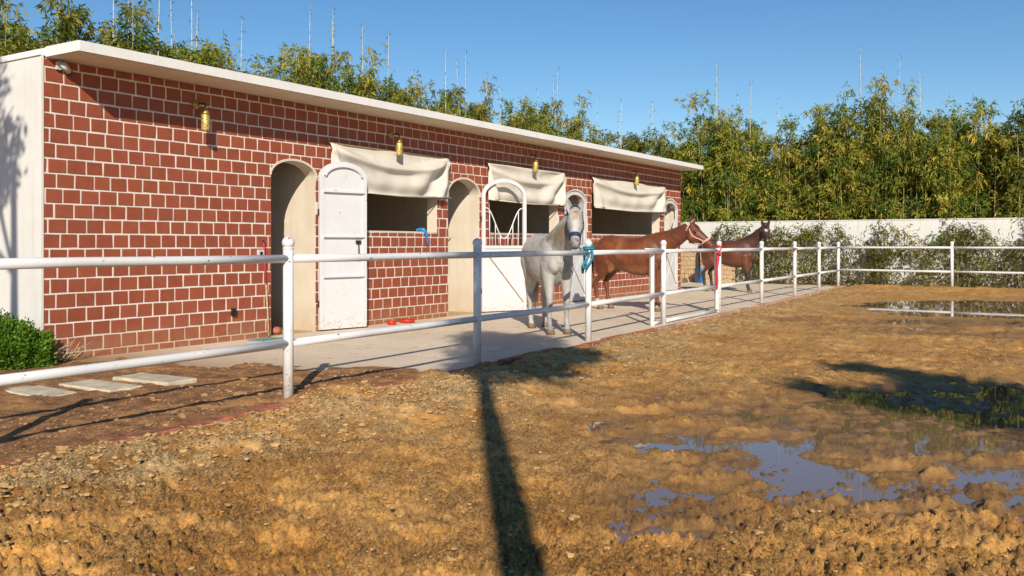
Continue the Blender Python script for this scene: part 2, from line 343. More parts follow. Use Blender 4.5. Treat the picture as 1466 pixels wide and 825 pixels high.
# low places of the arena where water stands: centre, radii (across, along), depth
LOW = [(spot(2.6, 6.0), 1.35, .85, .052), (spot(2.4, 7.3), 1.7, 1.0, .050), (spot(.85, 5.0), .5, .45, .044), (spot(4.0, 5.6), 1.3, .8, .054),
       (spot(4.5, 8.2), 1.7, 1.2, .052), (spot(.75, 4.55), .3, .22, .040), (spot(11.6, 20.0), 3.4, 2.6, .13), (spot(6.3, 15.0), 1.0, .8, .042), (spot(7.6, 14.2), .9, .6, .042), (spot(1.2, 6.6), .6, .4, .046),
       (spot(3.2, 6.7), 2.3, .8, .050), (spot(8.2, 16.4), 2.4, 1.0, .048), (spot(5.4, 17.0), .8, .5, .03), (spot(2.6, 5.0), 1.3, .4, .046), (spot(1.7, 5.7), .9, .5, .048), (spot(1.9, 8.3), .9, .5, .044)]
WATER_Z = -.040
def terrain(x, y):
    q = kerb_y(x) - y                               # > 0 in the arena
    q = q + .16 * fbm(x * 1.3, y * 1.3, 91, 3) * (np.abs(q) < 1.5) - .02
    inn = sstep(-.02, .20, q)
    n_big = fbm(x * .55, y * .55, 3, 3); n_mid = fbm(x * 2.3, y * 2.3, 11, 4); n_f = fbm(x * 9, y * 9, 23, 4, .6); n_vf = fbm(x * 34, y * 34, 31, 3, .6)
    cl = np.abs(fbm(x * 5.5, y * 5.5, 41, 3)); cl2 = np.abs(fbm(x * 15, y * 15, 47, 3, .6))
    near = sstep(14, 2, x)
    berm = np.exp(-((q - .62) / .62) ** 2) * (.35 + .65 * near)
    rough = sstep(3.2, .6, q) * .8 + .2
    left = sstep(1.5, -3.5, x + (y + 8) * .45)
    rough = np.maximum(rough, left * .9)
    d, v = cells(x, y, .34, 5); pit = -np.exp(-(d / .30) ** 2) * (.35 + v) + .55 * np.exp(-((d - .52) / .16) ** 2) * v
    d2, v2 = cells(x + 3.3, y - 1.7, .52, 15); pit2 = -np.exp(-(d2 / .22) ** 2) * (v2 > .45) * v2 * 1.7 + .5 * np.exp(-((d2 - .34) / .09) ** 2) * (v2 > .45)
    low = np.zeros_like(x); wetz = np.zeros_like(x)
    ax, ay = FW[1], -FW[0]
    for (cx, cy), ra, rl, dp in LOW:
        dx = x - cx; dy = y - cy; A = dx * ax + dy * ay; B = dx * FW[0] + dy * FW[1]
        e = np.exp(-((A / ra) ** 2 + (B / rl) ** 2)); low = np.maximum(low, dp * np.minimum(1.6 * e, 1)); wetz = np.maximum(wetz, np.minimum(1.4 * e, 1))
    cl3 = np.abs(fbm(x * 24, y * 24, 61, 3, .65))
    h = .012 + n_big * .03 + n_mid * .028 + n_f * (.012 + .014 * rough) + n_vf * (.006 + .010 * rough) + (.32 * cl + .42 * cl2 + .45 * cl3 - .24) * .085 * (.25 + .75 * rough + .75 * left)
    h = h + (pit * .034 + pit2 * .040) * (1 - .5 * rough) + berm * .055
    far_pool = np.exp(-(((x - LOW[6][0][0]) / 4.0) ** 2 + ((y - LOW[6][0][1]) / 4.0) ** 2))
    A_ = x * FW[1] - y * FW[0]; B_ = x * FW[0] + y * FW[1]
    hum = fbm(A_ * 1.5, B_ * 2.6, 83, 3) * .080 + np.abs(fbm(A_ * 4, B_ * 6, 87, 3)) * .06 + fbm(A_ * 5, B_ * 10, 99, 3) * .030 - .016
    h = h + hum * wetz * (1 - np.minimum(1.6 * far_pool, 1))
    h = h * (1 - .55 * far_pool) - low
    bank = np.exp(-((x - 23.6) / .8) ** 2) * sstep(0, 1, q) * .10
    h = h + bank
    # strip between fence and stable
    ls = sstep(2.5, .1, x + .5 * fbm(x * 1.1, y * 1.1, 77, 3) + .35 * (y + 2.2))
    hs = -.030 + ls * (.066 + .020 * n_mid + .012 * n_f + .035 * np.maximum(cl - .12, 0) * sstep(-1.2, -.1, q))
    hs = np.where((x > 24.6) & (y < -.6), .0 + .02 * n_mid + .012 * n_f, hs)
    H = hs * (1 - inn) + h * inn
    H = H + .085 * np.exp(-((kerb_y(x) - .03 - y) / .13) ** 2) * sstep(-.02, .22, fbm(x * 1.0, y * .6, 95, 3)) * (x < 24.4) * sstep(9, 3, x)
    wet = wetz * sstep(.045, -.035, H) * inn
    pale = inn * np.clip(berm * 1.0 + .30 * sstep(6, 1.5, q) * sstep(-6, 2, x), 0, 1) * sstep(-.35, .2, n_mid + n_f)
    strip = (1 - inn)
    grey = inn * (1 - wet) * sstep(-.02, .35, n_mid * .6 + n_big * .9 + .10) * sstep(3.0, 5.5, q) * .55
    return H, wet, pale, strip, grey
def zat(x, y): return float(terrain(np.array([float(x)]), np.array([float(y)]))[0][0])

# ------------------------------------------------------------------ ground
rows, cols = 620, 760
dist = 1.0 * (48 / 1.0) ** (np.arange(rows) / (rows - 1)); ang = np.linspace(R(44), R(-44), cols)
DX, AN = np.meshgrid(dist, ang, indexing='ij'); A0 = R(YAW)
gx = (CAM.x - FW[0] * .5 + DX * np.cos(AN + A0)).ravel(); gy = (CAM.y - FW[1] * .5 + DX * np.sin(AN + A0)).ravel()
H, wet, pale, strip, grey = terrain(gx, gy)
H = np.where(gy > .05, -.06, H)
co = np.stack([gx, gy, H], 1).astype(np.float32)
idx = np.arange(rows * cols).reshape(rows, cols)
quads = np.stack([idx[:-1, :-1], idx[:-1, 1:], idx[1:, 1:], idx[1:, :-1]], -1).reshape(-1, 4)[:, ::-1]
me = bpy.data.meshes.new('arena_ground'); me.vertices.add(len(co)); me.vertices.foreach_set('co', co.ravel())
me.loops.add(quads.size); me.loops.foreach_set('vertex_index', quads.ravel().astype(np.int32))
me.polygons.add(len(quads)); me.polygons.foreach_set('loop_start', np.arange(0, quads.size, 4, dtype=np.int32)); me.polygons.foreach_set('loop_total', np.full(len(quads), 4, dtype=np.int32))
me.update(calc_edges=True); me.validate()
me.polygons.foreach_set('use_smooth', np.ones(len(quads), dtype=bool))
for nm, arr in (('wet', wet), ('pale', pale), ('strip', strip), ('grey', grey)): fattr(me, nm, arr)
me.materials.append(MAT['dirt'])
g = bpy.data.objects.new('arena_ground', me); col.objects.link(g); tag(g, 'trodden brown dirt of the riding arena with hoof prints', kind='structure')
o = MB().add([(-400, -400, -.16), (400, -400, -.16), (400, 400, -.16), (-400, 400, -.16)], [(0, 1, 2, 3)]).build('ground', 'dirt'); tag(o, 'flat earth around the yard', kind='structure')
# standing water: two level sheets that the dirt pokes through
def sheet(name, pts, z, label):
    o = MB().add([(x, y, z) for x, y in pts], [tuple(range(len(pts)))]).build(name, 'muddy_water'); tag(o, label, kind='structure'); return o
sheet('puddle_water', [spot(-.6, 3.4), spot(7, 3.4), spot(11, 11.0), spot(-.2, 11)], WATER_Z, 'shallow muddy puddles in the near right of the arena')
sheet('pool_water', [spot(4.2, 12.2), spot(14, 12.2), spot(19, 23.6), spot(6.0, 24.0)], WATER_Z - .004, 'wide still puddle mirroring the white wall')

# clods of dirt
def rock(seed):
    r_ = random.Random(seed); bm = bmesh.new(); bmesh.ops.create_icosphere(bm, subdivisions=1, radius=1)
    for v in bm.verts: v.co *= r_.uniform(.45, 1.25); v.co.z *= .6
    vs = np.array([v.co[:] for v in bm.verts]); fs = np.array([[v.index for v in f.verts] for f in bm.faces]); bm.free(); return vs, fs
rocks = [rock(i) for i in range(6)]
def scatter(name, n, gen, mat, label):
    V = []; F = []; off = 0
    P = gen(n)
    hz = terrain(P[:, 0], P[:, 1])[0]
    for i in range(len(P)):
        vs, fs = rocks[i % 6]; s_ = P[i, 2]; a = rng.uniform(0, 6.28); ca, sa = math.cos(a), math.sin(a)
        q = vs * s_ * np.array([1, rng.uniform(.6, 1), rng.uniform(.6, 1)])
        q = np.stack([q[:, 0] * ca - q[:, 1] * sa + P[i, 0], q[:, 0] * sa + q[:, 1] * ca + P[i, 1], q[:, 2] + hz[i] + s_ * .15], 1)
        V.append(q); F.append(fs + off); off += len(vs)
    V = np.concatenate(V); F = np.concatenate(F); me = bpy.data.meshes.new(name); me.from_pydata(V.tolist(), [], F.tolist()); me.update()
    me.materials.append(MAT[mat]); o = bpy.data.objects.new(name, me); col.objects.link(o); tag(o, label, kind='stuff')
def gen_berm(n):
    x = rng.uniform(-4.5, 1, n) + rng.exponential(3.2, n) * (rng.random(n) < .55); q = np.abs(rng.normal(.35, .55, n)) + .05
    return np.stack([x, kerb_y(x) - q, np.clip(rng.lognormal(-4.45, .5, n), .004, .045)], 1)
def gen_arena(n):
    Z = rng.uniform(3.2, 13, n); X = rng.uniform(-.62, .62, n) * Z; k = rng.random(n)
    x = CAM.x + X * FW[1] + Z * FW[0]; y = CAM.y - X * FW[0] + Z * FW[1]; s_ = np.clip(rng.lognormal(-4.85, .55, n), .003, .035)
    ok = (kerb_y(x) - y > .2) & (terrain(x, y)[1] < .25); return np.stack([x, y, s_], 1)[ok]
def gen_strip(n):
    x = rng.uniform(-4.5, 1.4, n); y = kerb_y(x) + np.abs(rng.normal(0, 1.3, n)) + .12
    s_ = np.clip(rng.lognormal(-4.5, .55, n), .004, .06); ok = (y < -.2) & (np.hypot((x + .8) / 1.1, (y + 2.4) / .6) > 1); return np.stack([x, y, s_], 1)[ok]
scatter('dirt_clods', 6000, gen_berm, 'clod', 'pale crumbly clods of earth heaped along the red kerb')
scatter('dirt_crumbs', 6500, gen_arena, 'clod', 'small crumbs of dry earth strewn over the arena')
scatter('earth_lumps', 1500, gen_strip, 'clod_red', 'loose lumps of earth on the strip inside the fence')

# straw litter on the apron and along the fence
LM = MB()
for k in range(520):
    x = random.uniform(-1, 17); y = float(kerb_y(x)) + random.gauss(1.4, 1.6); L = random.uniform(.02, .07); a_ = random.uniform(0, 6.28)
    if y > -.1: continue
    z = max(.012 if x > 1.2 else -.05, zat(x, y)) + .004; dx, dy = math.cos(a_) * L, math.sin(a_) * L; LM.tube([(x - dx, y - dy, z), (x, y, z + .006), (x + dx, y + dy, z)], .0022, 3)
o = LM.build('straw_litter', 'straw'); tag(o, 'wisps of straw scattered over the apron', kind='stuff')

# concrete apron with a ragged left edge half buried by dirt
a = MB(); left_edge = [(.05 + .30 * math.sin(i * 1.9) + .5 * max(0, i - 3) * .2, -.0 - i * .27) for i in range(16)]
top = [(x, y, .012) for x, y in left_edge] + [(x, float(kerb_y(x)) + .02, .012) for x in (1.5, 4, 8, 13.7, 19, 24.3)] + [(24.9, -3.0, .012), (25.2, -.5, .012), (25.2, 6, .012), (19.66, 6, .012), (19.66, -.0, .012)]
o = a.add(top + [(x, y, -.05) for x, y, z in top], [tuple(range(len(top)))] + [(i, i + len(top), (i + 1) % len(top) + len(top), (i + 1) % len(top)) for i in range(len(top))]).build('apron_pavement', 'concrete')
tag(o, 'pale dusty concrete apron between stable and fence', kind='structure')

# red kerb of separate stones along the fence
kerb = empty('kerb'); tag(kerb, 'low red kerb between the concrete apron and the arena', kind='structure')
x = -5.2; k = 0
while x < 24.0:
    L = random.uniform(.55, .8); y0, y1 = float(kerb_y(x)), float(kerb_y(x + L)); an = math.atan2(y1 - y0, L)
    mb = MB(); hw, hz, e = .055, .050, .014; L2 = L - .012
    prof = [(-hw, -.1), (hw, -.1), (hw, hz - e), (hw - e, hz), (-hw + e, hz), (-hw, hz - e)]
    J = [random.uniform(-.005, .005) for _ in range(18)]
    rings = [[Vector((xx, py + J[(i * 6 + j) % 18], pz + J[(i * 5 + j) % 18])) for j, (py, pz) in enumerate(prof)] for i, xx in enumerate((0, L2 * .5, L2))]
    mb.loft(rings, True, False)
    o = mb.build('kerb_stone', 'kerb_red' if x + random.uniform(-2, 2) < 8 else 'kerb_worn', kerb, (x, y0 - .03, random.uniform(-.018, .012)), an + random.uniform(-.015, .015)); x += L; k += 1

# stepping slabs on the dirt strip
for i, (x, y, rz, lab) in enumerate(((-1.30, -2.16, -.05, 'pale stepping slab nearest the left edge, first of the row of three'), (-.80, -2.34, .02, 'pale stepping slab in the middle of the row of three'), (-.32, -2.50, .06, 'pale stepping slab nearest the stable, last of the row of three'))):
    mb = MB(); bx, by = .175, .40
    prof = [(-bx, -by), (bx, -by), (bx, by), (-bx, by)]
    lo = [Vector((px * 1.0, py * 1.0, -.04)) for px, py in prof]; mid = [Vector((px, py, .032)) for px, py in prof]; hi = [Vector((px * .96, py * .985, .042)) for px, py in prof]
    mb.loft([lo, mid, hi], True, False)
    o = mb.build('stepping_slab', 'slab_stone', None, (x, y, zat(x, y) - .022), rz); tag(o, lab, 'slab', 'stepping slabs in front of the stable')

# ------------------------------------------------------------------ stable
HW = 3.575; LEN = 19.62; TH = .22
# openings: x0, x1, bottom, spring, rise (rise 0 = flat head)
DOORS = [(3.50, 4.43, 0, 2.43, .24), (7.94, 9.00, 0, 2.33, .33), (12.50, 13.62, 0, 2.34, .33), (18.36, 19.40, 0, 2.36, .33)]
WINS = [(4.95, 7.60, 1.60, 2.66, 0), (9.36, 12.19, 1.60, 2.66, 0), (13.86, 18.04, 1.62, 2.68, 0)]
OPN = DOORS + WINS
def head(o_, x):
    x0, x1, zb, zs, rs = o_
    if rs == 0: return zs
    u = (2 * x - x0 - x1) / (x1 - x0); return zs + rs * math.sqrt(max(0, 1 - u * u))
stable = empty('stable_building', (0, 0, 0)); tag(stable, 'long low stable of red brick with cream mortar, arched doors and flat white roof', 'stable')
mb = MB(); xs = {0.0, LEN}
for o_ in OPN:
    n = 18 if o_[4] else 1
    for i in range(n + 1): xs.add(o_[0] + (o_[1] - o_[0]) * (1 - math.cos(math.pi * i / n)) / 2 if n > 1 else o_[0] + (o_[1] - o_[0]) * i)
xs = sorted(xs)
def q4(p0, p1, p2, p3): mb.add([p0, p1, p2, p3], [(0, 1, 2, 3)])
for xa, xb in zip(xs[:-1], xs[1:]):
    xm = (xa + xb) / 2; op = [o_ for o_ in OPN if o_[0] < xm < o_[1]]
    segs = [((-.1, -.1), (HW, HW))]
    if op:
        o_ = op[0]; za, zb = head(o_, xa), head(o_, xb); segs = [((za, zb), (HW, HW))]
        if o_[2] > 0: segs.append(((-.1, -.1), (o_[2], o_[2]))); q4((xa, 0, o_[2]), (xb, 0, o_[2]), (xb, TH, o_[2]), (xa, TH, o_[2]))
        q4((xa, TH, za), (xb, TH, zb), (xb, 0, zb), (xa, 0, za))
    for (la, lb), (ha, hb) in segs:
        q4((xa, 0, la), (xb, 0, lb), (xb, 0, hb), (xa, 0, ha)); q4((xb, TH, lb), (xa, TH, la), (xa, TH, ha), (xb, TH, hb))
for o_ in OPN:
    zt = head(o_, o_[0] + 1e-6) if o_[4] == 0 else o_[3]
    q4((o_[0], 0, o_[2]), (o_[0], TH, o_[2]), (o_[0], TH, zt), (o_[0], 0, zt)); q4((o_[1], TH, o_[2]), (o_[1], 0, o_[2]), (o_[1], 0, zt), (o_[1], TH, zt))
q4((LEN, 0, -.1), (LEN, TH, -.1), (LEN, TH, HW), (LEN, 0, HW))
front = mb.build('front_wall', 'mortar', stable)
# reveals are cream plaster: thin liners inside each opening
for o_ in OPN:
    mb = MB(); e = .006; d0, d1 = .004, TH + .01
    path = [(o_[1] - e, o_[2] + .001)]
    n = 20 if o_[4] else 1
    for i in range(n + 1):
        a_ = math.pi * i / n; xx = (o_[0] + o_[1]) / 2 + math.cos(a_) * ((o_[1] - o_[0]) / 2 - e); path.append((xx, head(o_, min(max(xx, o_[0] + 1e-4), o_[1] - 1e-4)) - e if o_[4] else o_[3] - e))
    path.append((o_[0] + e, o_[2] + .001))
    mb.loft([[Vector((x, y, z)) for x, z in path] for y in (d0, d1)], False, True if o_[4] else False, closed=False)
    mb.build('door_reveal' if o_[2] == 0 else 'window_reveal', 'cream_plaster', stable)
    if o_[2] > 0:
        MB().box(o_[0] + .01, o_[1] - .01, .0, TH + .02, o_[2] - .002, o_[2] + .022).build('window_sill', 'cream_plaster', stable)
# thin cream rim round the two open doorways
def frame_strip(path, w_, y0, y1):
    P = [Vector((x, 0, z)) for x, z in path]; ins = []; outs = []
    for i, q in enumerate(P):
        a_ = P[max(i - 1, 0)]; b_ = P[min(i + 1, len(P) - 1)]; t = (b_ - a_).normalized(); nrm = Vector((-t.z, 0, t.x)); ins.append(q); outs.append(q + nrm * w_)
    return [[Vector((a_.x, y0, a_.z)), Vector((b_.x, y0, b_.z)), Vector((b_.x, y1, b_.z)), Vector((a_.x, y1, a_.z))] for a_, b_ in zip(ins, outs)]
def arch_path(x0, x1, zb, zs, rs, n=22):
    p_ = [(x0, zb), (x0, (zb + zs) / 2), (x0, zs)] if zb < zs else []
    for i in range(1, n): a_ = math.pi * (1 - i / n); p_.append(((x0 + x1) / 2 + math.cos(a_) * (x1 - x0) / 2, zs + rs * math.sin(a_)))
    return p_ + ([(x1, zs), (x1, (zb + zs) / 2), (x1, zb)] if zb < zs else [])
for D in DOORS[:2]:
    MB().loft(frame_strip(arch_path(D[0], D[1], D[3] - .0001, D[3], D[4])[0:], .035, -.016, .0), True, False).build('arch_rim', 'cream_plaster', stable)

# bricks, cut round the openings
CO = .178; bricks = []
def cut(xa, xb, z0, z1):
    ev = [xa, xb]
    for o_ in OPN:
        if o_[1] <= xa or o_[0] >= xb: continue
        zt = o_[3] + o_[4]
        if z0 >= zt or z1 <= o_[2]: continue
        ev += [o_[0], o_[1]]
    ev = sorted(set([e for e in ev if xa <= e <= xb])); out = []
    for a_, b_ in zip(ev[:-1], ev[1:]):
        xm = (a_ + b_) / 2; op = [o_ for o_ in OPN if o_[0] < xm < o_[1]]; lo, hi = z0, z1
        if not op or z1 <= op[0][2] or z0 >= op[0][3] + op[0][4]:
            if b_ - a_ > .03: out.append([(a_, z0), (b_, z0), (b_, z1), (a_, z1)])
            continue
        o_ = op[0]
        if o_[4] == 0 or z0 < o_[2]:
            if z0 < o_[2] - .03 and z1 > o_[2]: out.append([(a_, z0), (b_, z0), (b_, o_[2] - .012), (a_, o_[2] - .012)])
            if z1 > o_[3] + .03 and z0 < o_[3]: out.append([(a_, o_[3] + .012), (b_, o_[3] + .012), (b_, z1), (a_, z1)])
            continue
        pts = [(a_ + (b_ - a_) * i / 8) for i in range(9)]; low = [(x, max(z0, head(o_, x) + .035)) for x in pts]
        low = [q for q in low if q[1] < z1 - .004]
        if len(low) > 2 and low[-1][0] - low[0][0] > .03: out.append(low + [(low[-1][0], z1), (low[0][0], z1)])
    return out
row = 0; zt = 3.478 + CO
while zt > -.02:
    z1 = min(zt - .0115, HW - .004); z0 = max(zt - CO + .0115, .012)
    if z1 - z0 > .03:
        x = -random.uniform(.02, .1) - (.118 if row % 2 else 0)
        while x < LEN:
            L = random.uniform(.218, .254); a_ = max(x, .0); b_ = min(x + L - .024, LEN - .004)
            if b_ - a_ > .03: bricks += cut(a_, b_, z0, z1)
            x += L
    zt -= CO; row += 1
def brick_geo(poly, M):
    dp = random.uniform(.006, .011); J = .0035
    P = [(x + random.uniform(-J, J), z + random.uniform(-J, J)) for x, z in poly]; n = len(P); e = .0025
    cx = sum(p_[0] for p_ in P) / n; cz = sum(p_[1] for p_ in P) / n
    back = [(x, .002, z) for x, z in P]; mid = [(x, -dp + .002, z) for x, z in P]
    fr = [(x + (e if x < cx else -e), -dp, z + (e if z < cz else -e)) for x, z in P]
    o0 = len(M.v); M.add(back + mid + fr, [tuple(range(2 * n, 3 * n))] + [(i, (i + 1) % n, n + (i + 1) % n, n + i) for i in range(n)] + [(n + i, n + (i + 1) % n, 2 * n + (i + 1) % n, 2 * n + i) for i in range(n)])
    return 3 * n
vis = []
for P in bricks:
    cx = sum(q[0] for q in P) / len(P); cz = sum(q[1] for q in P) / len(P); ar = (max(q[0] for q in P) - min(q[0] for q in P)) * (max(q[1] for q in P) - min(q[1] for q in P))
    d_ = (Vector((cx, 0, cz)) - CAM); vis.append((ar * abs(d_.y) / d_.length ** 3, P))
vis.sort(key=lambda t: -t[0])
for s_, P in vis[:300]:
    M = MB(); n = brick_geo(P, M); o = M.build('brick', 'brick_red', front); fattr(o.data, 'tint', [random.random()] * n)
M = MB(); tint = []
for s_, P in vis[300:]: n = brick_geo(P, M); tint += [random.random()] * n
o = M.build('farther_bricks', 'brick_red', front); fattr(o.data, 'tint', tint); o['kind'] = 'stuff'

# side wall, back, interior partitions, floor
MB().box(-.03, -.002, -.012, 6.5, -.1, 3.60).build('side_wall', 'white_plaster', stable)
MB().box(-.05, .10, -.014, 6.55, 3.602, 3.64).build('wall_coping', 'roof_white', stable)
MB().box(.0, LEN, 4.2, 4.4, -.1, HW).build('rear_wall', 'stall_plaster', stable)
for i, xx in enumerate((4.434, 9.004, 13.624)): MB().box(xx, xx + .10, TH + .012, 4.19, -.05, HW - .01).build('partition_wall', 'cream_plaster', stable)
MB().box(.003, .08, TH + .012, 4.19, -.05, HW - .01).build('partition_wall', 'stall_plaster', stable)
MB().box(19.41, LEN - .002, TH + .012, 4.19, -.05, HW - .01).build('end_wall', 'cream_plaster', stable)
MB().box(.1, LEN - .1, .002, 4.19, -.08, .016).build('stall_floor', 'tan_mat', stable)
MB().box(.06, LEN + .02, TH * .5, 6.5, HW + .004, HW + .03).build('ceiling', 'soffit_cream', stable)
# flat projecting roof: slab, then soffit boards with open joints below it
RX0, RX1, RF = .03, 19.70, -.67
roof = MB().box(RX0, RX1, RF, 4.6, 3.606, 3.700).build('roof', 'roof_white', stable)
nb = 12
for i in range(nb):
    a_ = RX0 + .004 + (RX1 - RX0 - .008) * i / nb; b_ = RX0 + .004 + (RX1 - RX0 - .008) * (i + 1) / nb - .012
    MB().box(a_, b_, RF + .012, .10, 3.580, 3.604).build('soffit_panel', 'soffit_cream', roof)
MB().box(RX0 - .006, RX1 + .006, RF - .012, RF - .001, 3.588, 3.706).build('fascia', 'roof_white', roof)
MB().box(RX0 - .012, RX0 - .001, RF, -.016, 3.588, 3.706).build('fascia', 'roof_white', roof)

# doors
def door(hx, hy, rz, w_, zs, rs, kind, flip):
    d = empty('door', (hx, hy, 0), rz); d.parent = stable
    sgn = -1 if flip else 1
    T = .045
    def S(mb_):                                    # mirror so the hinge is at local x = 0
        if flip: mb_.v = [(-x, y, z) for x, y, z in mb_.v]; mb_.f = [f[::-1] for f in mb_.f]
        return mb_
    zb = .035
    path = [(w_, zb), (0, zb)] + arch_path(0, w_, zb, zs, rs)[1:] + [(w_, zb)]
    outer = arch_path(0, w_, zb, zs, rs); M = MB(); fw = .075
    M.loft(frame_strip(outer, -fw, -T, 0), True, False); M.box(fw * .9, w_ - fw * .9, -T + .001, -.001, zb + .0, zb + .09)
    S(M).build('door_frame', 'door_paint', d)
    def panel_poly(z0, z1, y0, y1, nm='panel'):
        M = MB(); M.box(fw * .8, w_ - fw * .8, y0, y1, z0, z1); S(M).build(nm, 'door_paint', d)
    if kind == 'solid':
        M = MB(); P = [(fw * .7, zb + .05)] + [(w_ - fw * .7, zb + .05)] + arch_path(fw * .7, w_ - fw * .7, zs, zs, rs - .05)[::-1]
        n = len(P); M.add([(x, -.026, z) for x, z in P] + [(x, -.010, z) for x, z in P], [tuple(range(n)), tuple(range(n, 2 * n))[::-1]] + [(i, n + i, n + (i + 1) % n, (i + 1) % n) for i in range(n)])
        S(M).build('panel', 'door_paint', d)
        for z in (.86, 1.50, 2.22):
            M = MB(); M.box(fw * .85, w_ - fw * .85, -.075, -.026, z, z + .028); S(M).build('rail', 'door_paint', d)
        M = MB(); M.loft(frame_strip(arch_path(fw * 1.1, w_ - fw * 1.1, zs - .0, zs - .0, rs - .06), -.028, -.072, -.027), True, False); S(M).build('arch_ledge', 'door_paint', d)
        M = MB(); M.box(w_ - .21, w_ - .12, -.06, -.027, 1.40, 1.455); M.tube([(w_ - .165, -.045, 1.45), (w_ - .16, -.05, 1.3), (w_ - .15, -.045, 1.12)], .011, 6); S(M).build('latch', 'dark_metal', d)
    else:
        panel_poly(zb + .08, 1.30, -.030, -.012)
        M = MB(); M.box(fw * .5, w_ - fw * .5, -T - .006, .004, 1.30, 1.36); S(M).build('rail', 'door_paint', d)
        for (xa, za, xb, zc_) in ((fw, .20, w_ - fw, 1.24), (w_ - fw, .20, fw, 1.24)):
            M = MB(); t = Vector((xb - xa, 0, zc_ - za)); L = t.length; ang_ = math.atan2(t.z, t.x)
            Tm = Matrix.Translation((xa, -.0345 - (.004 if xa > .3 else 0), za)) @ Matrix.Rotation(-ang_, 4, 'Y'); M.box(0, L, -.004, .004, -.010, .010, Tm); S(M).build('brace', 'wood' if xa > .3 else 'door_paint', d)
        # wishbone of bent bars above the panel
        M = MB(); cx = w_ / 2; pts = []
        for i in range(25):
            u = i / 24; xx = fw + (w_ - 2 * fw) * u; k = abs(2 * u - 1); pts.append((xx, -T / 2, 1.50 + .62 * (.5 - .5 * math.cos(math.pi * min(1, k * 1.08)))))
        M.tube(pts, .013, 8); S(M).build('curved_bar', 'door_paint', d)
        for u in (.12, .27, .40, .60, .73, .88):
            k = abs(2 * u - 1); zt_ = 1.50 + .62 * (.5 - .5 * math.cos(math.pi * min(1, k * 1.08)))
            M = MB(); xx = fw + (w_ - 2 * fw) * u; M.tube([(xx, -T / 2, 1.34), (xx, -T / 2, zt_)], .010, 8); S(M).build('bar', 'door_paint', d)
    for z in (.45, 1.9):
        M = MB(); M.tube([(-.012, -T / 2, z - .05), (-.012, -T / 2, z + .05)], .014, 8); S(M).build('hinge', 'dark_metal', d)
    return d
# leaf standing open flat beside the first doorway, second leaf half open, two leaves shut
d1 = door(4.46, -.03, -R(13), .90, 2.46, .26, 'solid', False); d1['label'] = 'solid white metal door leaf swung open against the brick'
d2 = door(9.02, -.03, -R(25), 1.06, 2.36, .36, 'open', False); d2['label'] = 'white half-height door with curved bars standing open'
d3 = door(12.52, .05, 0, 1.08, 2.33, .31, 'open', False); d3['label'] = 'shut white half door with open arched top behind the grey horse'
d4 = door(18.38, .05, 0, 1.00, 2.35, .31, 'open', False); d4['label'] = 'shut white half door at the far end of the stable'

# canvas blinds over the windows
def blind(x0, x1, zt_, zb_, seed, label):
    r_ = random.Random(seed); nu, nv = 70, 26; W_ = x1 - x0; root = empty('canvas_blind', (x0, -.012, zb_)); tag(root, label, 'blind', 'canvas blinds over the stable windows')
    ph = r_.uniform(0, 6); sag = .20 + .08 * r_.random(); kx = r_.uniform(.55, .7)
    def surf(u, v):                                # v: 0 top, 1 bottom
        cat = v - sag * 1.1 * (1 - (2 * u - 1) ** 2) * (1 - v) ** .6
        y = -.05 - .055 * v ** .5 - .085 * math.exp(-((v - .14 - sag * (1 - (2 * u - 1) ** 2)) / .07) ** 2) * (.4 + .6 * math.sin(math.pi * u))
        y += -.034 * math.sin(11 * cat + ph) * math.sin(math.pi * u) ** .5 * (v ** .4)
        for (ux, s_, amp) in ((1.0, -1, .085), (0.0, 1, .06)):
            dx = (u - ux) * s_ * W_; t = math.atan2(v * (zt_ - zb_) + 1e-4, dx + 1e-4); y += amp * math.sin(t * 9 + ph) * math.exp(-((math.hypot(dx, v * .7) - .7) / .55) ** 2)
        y += .006 * math.sin(37 * u + 5 * v) * v
        z = zt_ - (zt_ - zb_) * v + .015 * math.sin(math.pi * 2 * u + ph) * v - .03 * math.sin(math.pi * u) * v
        return Vector((W_ * u, min(y, -.02), z - zb_))
    M = MB(); g_ = [[surf(i / nu, j / nv) for i in range(nu + 1)] for j in range(nv + 1)]
    n = (nu + 1) * (nv + 1); vs = [q for r in g_ for q in r]; vs2 = [q + Vector((0, .007, 0)) for q in vs]
    fs = []; fb = []
    for j in range(nv):
        for i in range(nu): a_ = j * (nu + 1) + i; fs.append((a_, a_ + nu + 1, a_ + nu + 2, a_ + 1)); fb.append((n + a_, n + a_ + 1, n + a_ + nu + 2, n + a_ + nu + 1))
    ed = []
    for i in range(nu): ed.append((i, i + 1, n + i + 1, n + i)); a_ = nv * (nu + 1) + i; ed.append((a_, n + a_, n + a_ + 1, a_ + 1))
    for j in range(nv): a_ = j * (nu + 1); ed.append((a_, n + a_, n + a_ + nu + 1, a_ + nu + 1)); a_ += nu; ed.append((a_, a_ + nu + 1, n + a_ + nu + 1, n + a_))
    M.add(vs + vs2, fs + fb + ed, True); M.build('canvas_sheet', 'canvas', root)
    h_ = zt_ - zb_
    MB().tube([(-.03, -.030, h_ + .005), (W_ * .5, -.030, h_ - .004), (W_ + .03, -.030, h_ + .005)], .016, 8).build('top_rod', 'wood', root)
    MB().tube([(.01, -.115, .0), (W_ * .5, -.118, -.032), (W_ - .01, -.115, .0)], .012, 8).build('hem', 'canvas', root)
    for u in (.01, .5, .99): MB().box(W_ * u - .012, W_ * u + .012, -.02, .011, h_ - .02, h_ + .03).build('bracket', 'dark_metal', root)
blind(4.71, 7.90, 3.02, 2.27, 1, 'cream canvas blind over the nearest window, a brass lantern above it')
blind(9.23, 12.40, 3.03, 2.29, 2, 'cream canvas blind over the middle window beside the grey horse')
blind(13.80, 18.30, 3.03, 2.29, 3, 'widest cream canvas blind, over the far window above the chestnut horse')

